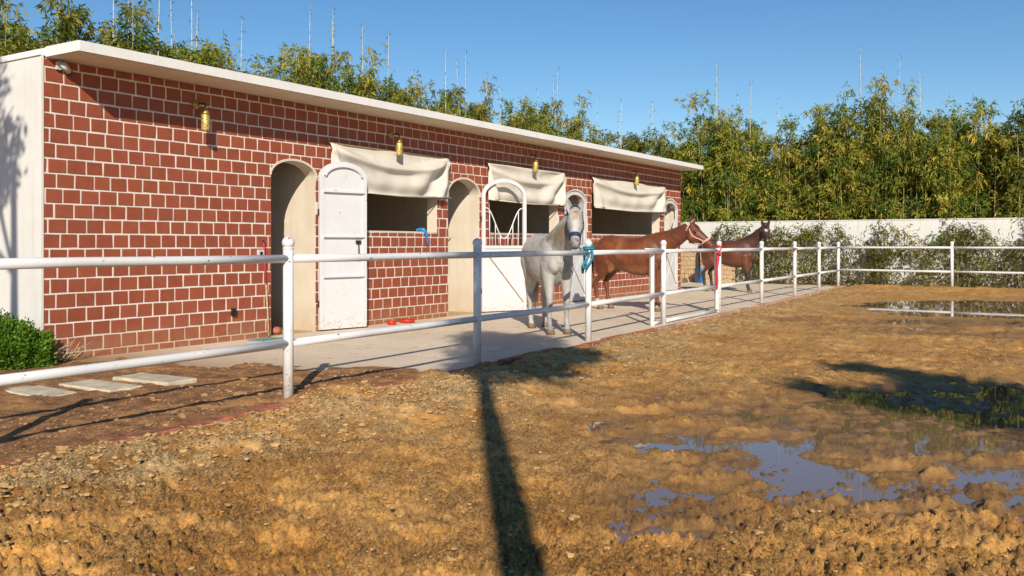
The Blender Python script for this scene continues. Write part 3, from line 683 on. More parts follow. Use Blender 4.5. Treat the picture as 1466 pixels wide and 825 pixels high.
# lanterns
def lantern(x, z, label):
    L = empty('wall_lantern', (x, -.012, z)); tag(L, label, 'lantern', 'brass lanterns along the stable front')
    Ty = Matrix.Rotation(math.pi / 2, 4, 'X')
    MB().lathe([(.001, .0), (.062, .0), (.060, .012), (.035, .022), (.020, .05), (.001, .052)], 16, T=Ty).build('wall_plate', 'brass_plain', L)
    MB().tube([(0, -.04, 0), (0, -.10, .012), (0, -.16, .012), (.0, -.19, .0), (0, -.197, -.05)], .010, 8).build('arm', 'dark_metal', L)
    b_ = MB().lathe([(.001, -.36), (.052, -.36), (.056, -.352), (.056, -.17), (.052, -.15), (.001, -.149)], 20, (0, -.2, 0)).build('lamp_body', 'brass', L)
    MB().lathe([(.058, -.149), (.046, -.120), (.040, -.095), (.032, -.085), (.02, -.06), (.008, -.045), (.001, -.044)], 18, (0, -.2, 0)).build('cap', 'brass_plain', L)
    MB().lathe([(.058, -.372), (.060, -.366), (.058, -.361), (.001, -.361)], 18, (0, -.2, 0)).build('rim', 'brass_plain', L)
for x, z, lab in ((2.14, 3.30, 'pierced brass lantern on bare brick, nearest of the four'), (6.24, 3.30, 'pierced brass lantern above the nearest canvas blind'), (10.84, 3.32, 'pierced brass lantern above the middle canvas blind'), (16.05, 3.32, 'pierced brass lantern above the widest canvas blind at the far end')): lantern(x, z, lab)
# security camera under the eaves
c_ = empty('security_camera', (.17, -.014, 3.50)); tag(c_, 'small white security camera under the roof corner', 'camera')
MB().box(-.03, .03, -.035, 0, -.04, .05).build('bracket', 'grey_plastic', c_)
Tm = Matrix.Translation((.03, -.10, -.01)) @ Matrix.Rotation(R(35), 4, 'Z') @ Matrix.Rotation(R(22), 4, 'Y')
M = MB(); M.loft([[Tm @ Vector((xx, .036 * math.cos(2 * math.pi * j / 12), .036 * math.sin(2 * math.pi * j / 12))) for j in range(12)] for xx in (-.05, .10)]); M.build('housing', 'grey_plastic', c_)
M = MB(); M.loft([[Tm @ Vector((xx, rr_ * math.cos(2 * math.pi * j / 12), rr_ * math.sin(2 * math.pi * j / 12))) for j in range(12)] for xx, rr_ in ((.101, .037), (.125, .039), (.126, .02))]); M.build('lens', 'black_plastic', c_)
M = MB(); M.tube([(0, -.02, 0), (.02, -.07, .02)], .012, 8); M.build('arm', 'grey_plastic', c_)
# wall sockets and odds and ends by the first doorway
sk_ = empty('wall_socket', (2.78, -.012, .40)); tag(sk_, 'black outdoor wall socket low on the brick', 'socket')
MB().box(-.035, .035, -.035, 0, -.03, .075).build('socket_box', 'black_plastic', sk_); MB().box(-.03, .03, -.042, -.036, -.02, .06).build('flap', 'black_plastic', sk_)
sk_ = empty('switch_box', (3.27, -.012, 1.25)); tag(sk_, 'small white switch box beside the open doorway', 'switch')
MB().box(-.05, .05, -.04, 0, -.05, .06).build('cover', 'grey_plastic', sk_); MB().box(-.025, .025, -.046, -.041, -.02, .03).build('button', 'black_plastic', sk_)
bz = empty('lead_rein', (3.33, -.03, 0)); tag(bz, 'red and pale lead rein hanging down the wall by the first door', 'rein')
MB().tube([(.0, -.01, 1.42), (.005, -.02, 1.1), (.03, -.02, .8)], .013, 8).build('upper_cord', 'rope_red', bz); MB().tube([(.03, -.02, .8), (.06, -.02, .4), (.075, -.03, .03)], .011, 8).build('lower_cord', 'straw', bz)
MB().tube([(0, .018, 1.44), (0, -.02, 1.44), (0, -.02, 1.40)], .008, 8).build('hook', 'dark_metal', bz)
mt = empty('door_mat', (3.15, -.28, .014), .1); tag(mt, 'small faded green mat at the foot of the first door', 'mat')
MB().box(-.22, .22, -.13, .13, 0, .012).build('mat_top', 'green_mat', mt); MB().box(-.232, .232, -.142, .142, .0, .006).build('mat_edge', 'blue_plastic', mt)
M = MB(); M.ball((0, 0, .06), .08, 12, 8, (1.3, 1, .8)); o = M.build('clay_lump', 'kerb_red', None, (3.72, .12, .014)); tag(o, 'reddish lump on the sill of the first doorway', 'lump')
def bowl(x, y, r, label):
    M = MB().lathe([(.001, .0), (r * .75, .0), (r, .06), (r * .97, .062), (r * .72, .012), (.001, .011)], 18); o = M.build('feed_bowl', 'red_plastic', None, (x, y, .014)); tag(o, label, 'bowl', 'red bowls at the foot of the brick wall')
bowl(5.98, -.26, .09, 'small red bowl at the wall foot, next to the open door leaf'); bowl(6.42, -.24, .15, 'larger red dish at the wall foot below the nearest window')
M = MB(); M.tube([(0, .1, .03), (.03, -.005, .03), (.06, -.03, -.02), (.10, -.03, -.15), (.11, -.035, -.26)], [.03, .035, .03, .022, .015], 8); M.tube([(-.12, .05, .02), (.0, .05, .04), (.06, .0, .03)], [.015, .03, .02], 8); o = M.build('blue_rag', 'blue_plastic', None, (7.16, .0, 1.628)); tag(o, 'blue rag hanging over the sill of the nearest window', 'rag')

# ------------------------------------------------------------------ fence
def fence_post(parent, x, y, z0=-.05, zt=1.36):
    M = MB(); M.tube([(x, y, z0), (x, y, zt)], .046, 14); p_ = M.build('post', 'fence_paint', parent)
    M = MB(); M.lathe([(.046, zt - .01), (.052, zt), (.048, zt + .008)], 14, (x, y, 0)); M.ball((x, y, zt + .048), .056, 16, 10); M.build('finial', 'fence_paint', p_)
def rail(parent, a_, b_, r=.036):
    a_ = Vector(a_); b_ = Vector(b_); n = max(2, int((b_ - a_).length / .8)); M = MB(); M.tube([a_.lerp(b_, i / n) + Vector((0, 0, random.uniform(-.003, .003) if 0 < i < n else 0)) for i in range(n + 1)], r, 12); return M.build('rail', 'fence_paint', parent)
fence = empty('paddock_fence', (2.5, -4.4, 0)); tag(fence, 'white tubular steel fence with ball-topped posts running along the stable apron', 'fence')
fence.location = (0, 0, 0)
FP = [(-3.38, -4.52), (-.42, -4.47), (2.56, -4.40), (5.45, -4.32), (8.62, -4.12), (11.74, -4.00), (14.96, -3.88), (18.19, -3.77), (21.35, -3.62), (24.3, -3.50)]
for i, (x, y) in enumerate(FP): fence_post(fence, x, y)
for i, ((xa, ya), (xb, yb)) in enumerate(zip(FP[:-1], FP[1:])):
    if i == 4: continue
    for z in (1.27, .535): rail(fence, (xa + .03, ya, z), (xb - .03, yb, z))
ex = FP[0]
for z in (1.27, .535): rail(fence, (ex[0] - 3, ex[1] - .06, z), (ex[0] - .03, ex[1], z))
fence_post(fence, ex[0] - 3, ex[1] - .06)
# gate between the fifth and sixth posts of the run, its stub frame left of the hanging post
(xa, ya), (xb, yb) = FP[4], FP[5]; gate = empty('paddock_gate'); tag(gate, 'white gate in the fence in front of the chestnut horse', 'gate')
ux = Vector((xb - xa, yb - ya, 0)).normalized(); A = Vector((xa, ya, 0)); B = Vector((xb, yb, 0))
for z in (1.27, .535, .06): rail(gate, A + ux * .06 + Vector((0, 0, z)), B - ux * .16 + Vector((0, 0, z)), .034)
M = MB(); M.tube([B - ux * .17 + Vector((0, 0, .03)), B - ux * .17 + Vector((0, 0, 1.31))], .045, 4, False); M.build('upright', 'fence_paint', gate)
st = A - ux * .42
M = MB(); M.tube([st + Vector((0, .05, .0)), st + Vector((0, .05, 1.26))], .045, 4, False); M.build('upright', 'fence_paint', gate)
rail(gate, st + Vector((0, .05, .05)), A + Vector((0, .05, .05)), .03); rail(gate, st + Vector((-.28, .05, 1.31)), A + Vector((-.02, .05, 1.31)), .014)
for z in (.4, 1.0): M = MB(); M.tube([B - ux * .14 + Vector((0, 0, z)), B - ux * .02 + Vector((0, 0, z))], .016, 8); M.build('hinge', 'dark_metal', gate)
fence2 = empty('far_fence'); tag(fence2, 'white tubular fence across the far end of the arena in front of the white wall', 'fence')
FQ = [(24.3, -3.50), (23.93, -6.86), (23.55, -10.2), (23.2, -13.5)]
for x, y in FQ[1:]: fence_post(fence2, x, y, -.02, 1.37)
for (xa, ya), (xb, yb) in zip(FQ[:-1], FQ[1:]):
    for z in (1.28, .56): rail(fence2, (xa, ya - .03, z), (xb, yb + .03, z), .034)

# ------------------------------------------------------------------ boundary wall
wall = empty('boundary_wall', (26.5, 0, 0)); tag(wall, 'long white rendered boundary wall behind the far fence', 'wall')
M = MB()
ys = np.linspace(-22, 12, 69); zs_ = np.linspace(-.1, 2.2, 8)
M.box(0, .2, -22, 12, -.1, 2.18); M.build('wall_body', 'white_plaster', wall)
M = MB(); M.box(-.015, .215, -22.01, 12.01, 2.183, 2.215); M.build('wall_coping', 'white_plaster', wall)
# tan straw-coloured panel and tools beyond the end of the stable
tp = empty('straw_panel', (25.25, 1.45, .0), R(-90)); tag(tp, 'tan straw-textured panel standing beyond the end of the stable', 'panel')
for j in range(8):
    for i in range(8):
        w0 = -1.15 + i * .285 + (.09 if j % 2 else 0); MB().box(w0 + .006, w0 + .277, -.05 - random.uniform(0, .03), .05, .004 + j * .155, .149 + j * .155).build('straw_block', 'tan_mat', tp)
MB().box(-1.12, 1.18, .052, .12, 0, 1.22).build('backing', 'straw', tp)
bk = empty('bucket', (24.75, 1.35, .014)); bk.scale = (1.2, 1.2, 1.4); tag(bk, 'blue plastic bucket behind the hind leg of the dark bay horse', 'bucket')
M = MB().lathe([(.001, 0), (.12, 0), (.155, .34), (.168, .345), (.168, .37), (.150, .37), (.115, .02), (.001, .02)], 20); M.build('pail', 'blue_plastic', bk)
M = MB(); M.tube([(.165 * math.cos(t), .165 * math.sin(t) * .35 - .15, .36 - .17 * math.sin(t)) for t in np.linspace(0, math.pi, 12)], .006, 6); M.build('handle', 'grey_plastic', bk)
br = empty('broom', (24.6, 1.85, .014)); tag(br, 'broom with a wooden handle propped beside the blue bucket', 'broom')
M = MB(); M.tube([(0, 0, .12), (.12, .10, 1.15)], .012, 8); M.build('handle', 'wood', br)
M = MB(); M.loft([[Vector((sx_ * a_, sy_ * b_, z)) for sx_, sy_ in ((-1, -1), (1, -1), (1, 1), (-1, 1))] for a_, b_, z in ((.19, .06, .0), (.14, .04, .12), (.03, .02, .17))], True, False); M.build('broom_head', 'bark', br)

# ------------------------------------------------------------------ horses
def ring(c, a_, b_, n=20, pw=1.0):
    out = []
    for j in range(n):
        t = 2 * math.pi * j / n; ct, st_ = math.cos(t), math.sin(t)
        out.append(c + a_ * (math.copysign(abs(ct) ** pw, ct)) + b_ * (math.copysign(abs(st_) ** pw, st_)))
    return out
def hairs(strands, colours, name, parent):
    M = MB(); cs = []
    for pts, w0, side in strands:
        n = len(pts); c_ = random.choice(colours); k = random.uniform(.8, 1.15); vs = []
        for i, q in enumerate(pts):
            wd = w0 * (1 - (i / (n - 1)) ** 2 * .85); vs += [q - side * wd, q + side * wd]; cs += [(c_[0] * k, c_[1] * k, c_[2] * k, 1)] * 2
        M.add(vs, [(2 * i, 2 * i + 1, 2 * i + 3, 2 * i + 2) for i in range(n - 1)], True)
    o = M.build(name, 'hair', parent); a_ = o.data.color_attributes.new('coat', 'FLOAT_COLOR', 'POINT'); a_.data.foreach_set('color', np.array(cs, dtype=np.float32).ravel()); return o
def horse(loc, rz, label, neck, hd, hup, coatf, mat, legs, mane_c, tail_c, strap, mane_side=1, scale=1.0, tail_sway=0, HL=.60, tail_len=.95, mane_len=.26):
    root = empty('horse', loc, rz); root.scale = (scale,) * 3
    V = Vector; M = MB()
    TS = [(-.82, 1.13, .07, .06), (-.785, 1.13, .16, .13), (-.70, 1.15, .245, .205), (-.58, 1.175, .290, .255), (-.44, 1.165, .320, .280), (-.28, 1.125, .330, .285), (-.10, 1.080, .348, .300), (.08, 1.055, .370, .305), (.24, 1.065, .390, .288), (.37, 1.095, .400, .255), (.48, 1.120, .352, .232), (.58, 1.140, .270, .205), (.66, 1.140, .175, .150), (.71, 1.13, .08, .07)]
    M.loft([ring(V((x, 0, z)), V((0, hw, 0)), V((0, 0, hh)), 24, .92) for x, z, hh, hw in TS])
    # neck
    NP = [V(q[:3]) for q in neck]; rings = []; crest = []
    for i, q in enumerate(NP):
        t = (NP[min(i + 1, len(NP) - 1)] - NP[max(i - 1, 0)]).normalized(); lat = V((0, 0, 1)).cross(t).normalized(); up = t.cross(lat).normalized()
        rings.append(ring(q, lat * neck[i][3], up * neck[i][4], 20)); crest.append((q + up * neck[i][4], lat, up, t))
    M.loft(rings)
    # head
    d = V(hd).normalized(); up = V(hup); up = (up - d * up.dot(d)).normalized(); lat = up.cross(d).normalized(); P = NP[-1] + up * .055 + d * .0
    HS = [(-.10, .050, .055, .02), (-.03, .086, .100, .0), (.08, .104, .128, .0), (.20, .114, .155, .0), (.32, .116, .162, .0), (.42, .100, .138, .003), (.54, .080, .106, .006), (.66, .068, .088, .006), (.78, .066, .080, .004), (.88, .070, .075, .0), (.95, .064, .062, -.012), (1.0, .040, .038, -.03)]
    def hc(s_):                                     # centre and radii of the head at s
        for i in range(len(HS) - 1):
            if HS[i][0] <= s_ <= HS[i + 1][0]:
                k = (s_ - HS[i][0]) / (HS[i + 1][0] - HS[i][0]); a_ = HS[i][1] + (HS[i + 1][1] - HS[i][1]) * k; b_ = HS[i][2] + (HS[i + 1][2] - HS[i][2]) * k; o_ = HS[i][3] + (HS[i + 1][3] - HS[i][3]) * k
                return P + d * (s_ * HL) + up * (o_ + .09 - b_), a_, b_
    M.loft([ring(hc(min(max(s_[0], -.10), 1.0))[0], lat * s_[1], up * s_[2], 20, .9) for s_ in HS])
    for sg in (-1, 1):                              # brow ridges, nostril swellings, cheek discs
        c_, a_, b_ = hc(.27); M.ball(c_ + lat * (sg * a_ * .72) + up * (b_ * .52), .036, 10, 7); c_, a_, b_ = hc(.90); M.ball(c_ + lat * (sg * a_ * .62) + up * (b_ * .45), .026, 10, 7)
        c_, a_, b_ = hc(.26); M.ball(c_ + lat * (sg * a_ * .45) - up * (b_ * .35), .085, 12, 8)
    # legs
    feet = []
    for k, lg in enumerate(legs):
        pts = [V(q[:3]) for q in lg]; rr_ = [q[3] for q in lg]; rings = []
        for i, q in enumerate(pts):
            rings.append(ring(q, V((rr_[i] * (1.25 if i < 4 else 1.16), 0, 0)), V((0, rr_[i] * 1.0, 0)), 14))
        M.loft(rings); feet.append((pts[-1], lg))
    for sy_ in (-1, 1):                             # shoulders, haunches, stifles, chest
        M.ball((.46, sy_ * .135, 1.10), .20, 14, 10, (.85, .52, 1.35)); M.ball((-.52, sy_ * .140, 1.09), .24, 14, 10, (1.05, .64, 1.2)); M.ball((-.42, sy_ * .170, .90), .150, 12, 8, (.95, .62, 1.2)); M.ball((-.63, sy_ * .125, .92), .165, 12, 8, (.9, .62, 1.35)); M.ball((.60, sy_ * .085, 1.02), .125, 12, 8, (.8, .8, 1.15)); M.ball((.45, sy_ * .135, .88), .11, 12, 8, (.95, .62, 1.25))
    tmp = M.build('tmp', None)
    md = tmp.modifiers.new('r', 'REMESH'); md.mode = 'VOXEL'; md.voxel_size = .0135; md.use_smooth_shade = True
    ms = tmp.modifiers.new('s', 'SMOOTH'); ms.factor = .5; ms.iterations = 7
    me = bpy.data.meshes.new_from_object(tmp.evaluated_get(bpy.context.evaluated_depsgraph_get())); bpy.data.objects.remove(tmp)
    bm = bmesh.new(); bm.from_mesh(me)
    # ears: hollow leaf shapes joined to the body mesh
    pollc = hc(.0)
    for sg in (-1, 1):
        base = pollc[0] + lat * (sg * .066) + up * (.074); ax = (-d * .72 + up * .62 + lat * sg * .18).normalized(); fr = (up * .75 + d * .6 + lat * sg * .25); fr = (fr - ax * fr.dot(ax)).normalized(); sd_ = ax.cross(fr)
        prof = [(-.03, .030, .026), (.03, .044, .032), (.085, .043, .026), (.130, .030, .016), (.168, .012, .008), (.182, .002, .002)]
        rs_ = []
        for (t, w_, dp_) in prof:
            rr2 = []
            for j in range(12):
                th_ = 2 * math.pi * j / 12; f_ = dp_ * math.sin(th_); f_ = f_ if f_ < 0 else -f_ * .55
                rr2.append(base + ax * t + sd_ * (w_ * math.cos(th_)) + fr * (f_ + .01))
            rs_.append([bm.verts.new(q) for q in rr2])
        for i in range(len(rs_) - 1):
            for j in range(12): fc = bm.faces.new((rs_[i][j], rs_[i][(j + 1) % 12], rs_[i + 1][(j + 1) % 12], rs_[i + 1][j])); fc.smooth = True
    bm.to_mesh(me); bm.free(); me.name = 'body'
    body = bpy.data.objects.new('body', me); col.objects.link(body); body.parent = root; me.materials.clear(); me.materials.append(MAT[mat])
    n = len(me.vertices); cv = np.zeros(n * 3, dtype=np.float32); me.vertices.foreach_get('co', cv); cv = cv.reshape(-1, 3)
    rel = cv - np.array(P); hs_ = rel @ np.array(d) / HL; hu = rel @ np.array(up); hl = rel @ np.array(lat)
    inhead = (hs_ > -.05) & (np.abs(hl) < .16) & (np.abs(hu) < .3) & (cv[:, 0] > .62)
    colr = coatf(cv, inhead, hs_, hu, hl); ca = me.color_attributes.new('coat', 'FLOAT_COLOR', 'POINT'); ca.data.foreach_set('color', np.concatenate([colr, np.ones((n, 1))], 1).astype(np.float32).ravel())
    # hooves and eyes
    for q, lg in feet:
        Mh = MB(); Mh.lathe([(.052, .075), (.058, .06), (.068, .0), (.001, .0)], 14, (q.x + .012, q.y, 0)); Mh.build('hoof', 'hoof', root)
    for sg in (-1, 1):
        c_, a_, b_ = hc(.275); Me = MB(); e_ = c_ + lat * (sg * a_ * .90) + up * (b_ * .47); Me.ball(e_, .0215, 12, 8); Me.build('eye', 'eye', root)
        c_, a_, b_ = hc(.925); Me = MB(); Me.ball(c_ + lat * (sg * a_ * .80) + up * (b_ * .55), .0125, 8, 6); Me.build('nostril', 'eye', root)
    # mane, forelock, tail
    S = []
    for k in range(260):
        u = random.random() ** .85 * (len(crest) - 2) + .75; u = min(u, len(crest) - 1.001); i = int(u); fq = u - i; a0, l0, u0, t0 = crest[i]; a1, l1, u1, t1 = crest[i + 1]
        q = a0.lerp(a1, fq) - u0 * .012; sd_ = l0.lerp(l1, fq) * mane_side; tt = t0; Ln = random.uniform(mane_len * .6, mane_len * 1.1); wdt = neck[i][3] * (1 - fq) + neck[i + 1][3] * fq
        pts = [q, q + u0 * .022 + sd_ * .03, q + sd_ * (wdt * .75 + .012) - V((0, 0, Ln * .30)), q + sd_ * (wdt + .018) - V((0, 0, Ln * .65)) + tt * random.uniform(-.03, .03), q + sd_ * (wdt + .014) - V((0, 0, Ln)) + tt * random.uniform(-.06, .05)]
        S.append((pts, random.uniform(.005, .010), tt))
    hairs(S, mane_c, 'mane', root)
    S = []
    for k in range(34):
        q = hc(.0)[0] + up * .095 + lat * random.uniform(-.03, .03); tip = hc(random.uniform(.16, .30)); S.append(([q, q + up * .02 + d * .05, tip[0] + up * (tip[2] + .012) + lat * random.uniform(-.045, .045)], .007, lat))
    hairs(S, mane_c, 'forelock', root)
    S = []
    for k in range(230):
        q = V((-.79 + random.uniform(-.02, .02), random.uniform(-.028, .028), 1.33 + random.uniform(-.05, .03))); Ln = random.uniform(.6, 1.0) * tail_len; sp = random.uniform(-1, 1); bk_ = random.uniform(0, 1)
        pts = [q, q + V((-.07 - .03 * bk_, sp * .03, -.06)), q + V((-.11 - .05 * bk_, sp * .07 + tail_sway * .3, -.30 * Ln)), q + V((-.10 - .06 * bk_, sp * .10 + tail_sway * .7, -.68 * Ln)), q + V((-.08 - .04 * bk_, sp * .07 + tail_sway, -Ln))]
        a_ = random.uniform(0, 3.14); S.append((pts, random.uniform(.006, .012), V((math.cos(a_), math.sin(a_), 0))))
    hairs(S, tail_c, 'tail', root)
    # halter
    if strap:
        hlt = empty('halter'); hlt.parent = root
        def loop(s_, tilt, g_, wdt, nm, s2=None):
            c_, a_, b_ = hc(s_); pts = []
            for j in range(25):
                t = 2 * math.pi * j / 24; ss = s_ + tilt * math.sin(t); c2, a2, b2 = hc(min(max(ss, -.09), .99)); pts.append(c2 + lat * ((a2 + g_) * math.cos(t)) + up * ((b2 + g_) * math.sin(t)))
            M_ = MB(); rings_ = []
            for j, q in enumerate(pts):
                nrm = (q - c_); nrm = (nrm - d * nrm.dot(d)).normalized(); rings_.append([q - d * wdt - nrm * .004, q + d * wdt - nrm * .004, q + d * wdt + nrm * .006, q - d * wdt + nrm * .006])
            M_.loft(rings_, False, False); M_.build(nm, strap, hlt)
        loop(.66, .02, .010, .030 if strap == 'strap_navy' else .014, 'noseband'); loop(-.02, -.07, .014, .013, 'crown_strap')
        for sg in (-1, 1):
            pts = []
            for i in range(9):
                s_ = .06 + .60 * i / 8; c_, a_, b_ = hc(s_); pts.append(c_ + lat * (sg * (a_ + .010)) + up * (b_ * (.05 - .10 * i / 8)))
            M_ = MB(); M_.loft([[q - up * .012 - lat * sg * .004, q + up * .012 - lat * sg * .004, q + up * .012 + lat * sg * .006, q - up * .012 + lat * sg * .006] for q in pts], True, False); M_.build('cheek_strap', strap, hlt)
        c1, a1, b1 = hc(.66); c2, a2, b2 = hc(.30); M_ = MB(); M_.tube([c1 - up * (b1 + .008), c1.lerp(c2, .5) - up * ((b1 + b2) / 2 + .02), c2 - up * (b2 + .012)], .010, 8); M_.build('chin_strap', strap, hlt)
    tag(root, label, 'horse'); return root, P, d, hc, up
def fleg(y, dx=0, kb=0, fx=0):                      # front leg: x y z radius, elbow down to hoof
    return [(.47, y * .95, 1.02, .125), (.47 + dx * .2, y, .86, .100), (.48 + dx * .5 + kb * .4, y, .68, .070), (.49 + dx * .8 + kb, y, .50, .050), (.495 + dx * .85 + kb, y, .455, .053), (.49 + dx * .9 + kb * .7, y, .40, .045), (.48 + dx + kb * .3, y, .29, .034), (.48 + dx, y, .20, .036), (.485 + dx, y, .165, .044), (.505 + dx, y, .115, .036), (.525 + dx + fx, y, .06, .050), (.53 + dx + fx, y, .03, .052)]
def hleg(y, dx=0):
    return [(-.52, y * .85, 1.05, .17), (-.47 + dx * .1, y, .90, .145), (-.52 + dx * .3, y, .76, .105), (-.60 + dx * .6, y, .64, .068), (-.685 + dx * .85, y, .555, .052), (-.70 + dx * .9, y, .505, .054), (-.685 + dx, y, .44, .046), (-.665 + dx, y, .32, .036), (-.655 + dx, y, .22, .038), (-.645 + dx, y, .18, .045), (-.62 + dx, y, .12, .037), (-.60 + dx, y, .06, .050), (-.595 + dx, y, .03, .052)]
def patch(c, base): return np.tile(np.array(base, dtype=float), (len(c), 1))
def blend(col_, to, k): return col_ * (1 - k[:, None]) + np.array(to) * k[:, None]
def nz(c, s_, seed): return fbm(c[:, 0] * s_ + c[:, 2] * s_ * .7, c[:, 1] * s_ + c[:, 2] * s_ * .6 + 5, seed, 4)
def coat_grey(c, hd_, s_, u_, l_):
    k = patch(c, (.47, .45, .425)); k = blend(k, (.27, .258, .245), sstep(-.05, .35, nz(c, 7, 3)) * .65)
    k = blend(k, (.30, .285, .275), sstep(.62, .40, c[:, 2]) * (c[:, 2] > .05) * sstep(-.3, .2, nz(c, 12, 8)) * .75)
    k = blend(k, (.56, .46, .29), sstep(.95, .78, c[:, 2]) * sstep(.70, .82, c[:, 2]) * .7 * (c[:, 0] < .4))
    k = blend(k, (.50, .42, .28), sstep(-.55, -.75, c[:, 0]) * .6)
    k = blend(k, (.16, .145, .14), hd_ * sstep(.70, .84, s_) * sstep(-.30, .10, nz(c, 30, 2)) * .95)
    k = blend(k, (.30, .27, .25), hd_ * np.exp(-((s_ - .27) / .08) ** 2) * sstep(.06, .09, np.abs(l_)) * .8)
    return blend(k, (.58, .56, .53), hd_ * np.exp(-(l_ / .035) ** 2) * sstep(.1, .2, s_) * sstep(.8, .7, s_) * .8)
def coat_chestnut(c, hd_, s_, u_, l_):
    k = patch(c, (.150, .035, .007)); k = blend(k, (.235, .063, .012), sstep(-.05, .3, nz(c, 4, 3)) * .7); k = blend(k, (.085, .022, .007), sstep(-.05, .3, nz(c, 6, 13)) * .6); k = blend(k, (.36, .20, .10), np.exp(-(((c[:, 0] + .16) / .06) ** 2 + ((c[:, 2] - 1.2) / .17) ** 2)) * .5)
    k = blend(k, (.34, .15, .05), sstep(.92, .78, c[:, 2]) * sstep(.66, .78, c[:, 2]) * .6 * (c[:, 0] < .45) * (c[:, 0] > -.4))
    k = blend(k, (.55, .48, .40), sstep(.24, .17, c[:, 2]) * (c[:, 0] < 0) * (c[:, 1] < 0)); k = blend(k, (.40, .28, .18), sstep(.15, .09, c[:, 2]) * (c[:, 0] > 0))
    k = blend(k, (.13, .05, .025), sstep(.62, .42, c[:, 2]) * sstep(.2, .3, c[:, 2]) * .4)
    return blend(k, (.10, .055, .035), hd_ * sstep(.84, .97, s_) * .8)
def coat_bay(c, hd_, s_, u_, l_):
    k = patch(c, (.085, .024, .010)); k = blend(k, (.15, .042, .015), sstep(-.1, .3, nz(c, 4, 5)) * .6); k = blend(k, (.028, .012, .008), sstep(1.30, 1.50, c[:, 2]) * .7)
    k = blend(k, (.014, .009, .008), sstep(.72, .50, c[:, 2]) * .93); k = blend(k, (.18, .055, .018), sstep(1.0, .82, c[:, 2]) * sstep(.72, .84, c[:, 2]) * .5)
    k = blend(k, (.50, .42, .33), sstep(.20, .13, c[:, 2]) * (c[:, 0] < 0) * (c[:, 1] < 0))
    star = hd_ * np.exp(-(((s_ - .26) / .085) ** 2 + (l_ / .034) ** 2)) * (u_ > 0); k = blend(k, (.72, .70, .66), np.clip(star * 1.8, 0, 1))
    k = blend(k, (.5, .45, .42), hd_ * np.exp(-(((s_ - .90) / .05) ** 2 + (l_ / .02) ** 2)) * (u_ > 0) * .8)
    return blend(k, (.015, .010, .009), hd_ * sstep(.80, .95, s_) * .7)
AZ = .013
neckA = [(.40, 0, 1.24, .20, .26), (.57, .01, 1.34, .170, .240), (.73, .025, 1.45, .135, .205), (.87, .045, 1.55, .115, .172), (.98, .07, 1.645, .102, .145), (1.05, .09, 1.715, .092, .120)]
grey_h = horse((6.50, -3.05, AZ), R(-133.8), 'light grey horse facing the camera with a navy halter, tied at the fence', neckA, (.52, -.17, -.84), (.84, -.25, .5), coat_grey, 'coat_grey',
    [fleg(.135, .02), fleg(-.135, .05, .01), hleg(.13, -.02), hleg(-.13, .10)], [(.44, .34, .20), (.36, .27, .15), (.50, .42, .30)], [(.55, .46, .30), (.48, .38, .22), (.60, .54, .42)], 'strap_navy', -1, 1.05, 0, .60, 1.1, .42)
neckB = [(.40, 0, 1.24, .20, .26), (.60, 0, 1.29, .170, .240), (.79, 0, 1.36, .135, .205), (.95, 0, 1.44, .112, .175), (1.09, 0, 1.525, .098, .150), (1.19, 0, 1.60, .088, .125)]
ch_h = horse((11.38, -2.24, AZ), R(-90), 'chestnut horse seen from the side, pale pink halter, head over the gate', neckB, (.70, .0, -.72), (.7, 0, .7), coat_chestnut, 'coat_brown',
    [fleg(.13, .0), fleg(-.13, .06), hleg(.13, .06), hleg(-.13, -.05)], [(.17, .05, .015), (.13, .04, .012), (.22, .07, .02)], [(.30, .17, .08), (.22, .11, .05), (.36, .24, .13)], 'strap_pink', 1, 1.06, 0, .63, .95)
neckC = [(.40, 0, 1.24, .20, .25), (.57, 0, 1.345, .160, .225), (.73, -.01, 1.475, .120, .180), (.86, -.03, 1.61, .100, .150), (.965, -.05, 1.70, .092, .132), (1.03, -.08, 1.77, .082, .110)]
bay_h = horse((19.45, -1.56, AZ), R(-90), 'dark bay horse with a white star, farthest of the three, looking at the camera', neckC, (.26, -.50, -.83), (.36, -.78, .5), coat_bay, 'coat_brown',
    [fleg(.13, .0), fleg(-.13, .08), hleg(.13, .09), hleg(-.13, -.02)], [(.014, .010, .009), (.022, .014, .011)], [(.020, .017, .016), (.05, .045, .04), (.10, .09, .085)], 'strap_dark', 1, 1.03, 0, .56, 1.1)

# ropes
def rope(name, pts, r, mat, label):
    P = [Vector(q) for q in pts]; out = []
    for i in range(len(P) - 1):
        p0, p1, p2, p3 = P[max(i - 1, 0)], P[i], P[i + 1], P[min(i + 2, len(P) - 1)]
        for k in range(7):
            t = k / 7; out.append(.5 * ((2 * p1) + (-p0 + p2) * t + (2 * p0 - 5 * p1 + 4 * p2 - p3) * t * t + (-p0 + 3 * p1 - 3 * p2 + p3) * t ** 3))
    out.append(P[-1]); M = MB(); M.tube(out, r, 8); o = M.build(name, mat); tag(o, label, 'rope'); return o
def wrap(x, y, z, r, turns, pitch=.03): return [(x + r * math.cos(2 * math.pi * t), y + r * math.sin(2 * math.pi * t), z + pitch * t) for t in np.linspace(0, turns, int(turns * 8) + 1)]
def headpt(h_, s_, below): # point under a horse's head in world space
    root, P, d, hc, up = h_; c_, a_, b_ = hc(s_); q = c_ - up * (b_ + below); return Matrix.Translation(root.location) @ root.rotation_euler.to_matrix().to_4x4() @ (q * root.scale.x)
x, y = FP[3]; q = headpt(grey_h, .70, .015)
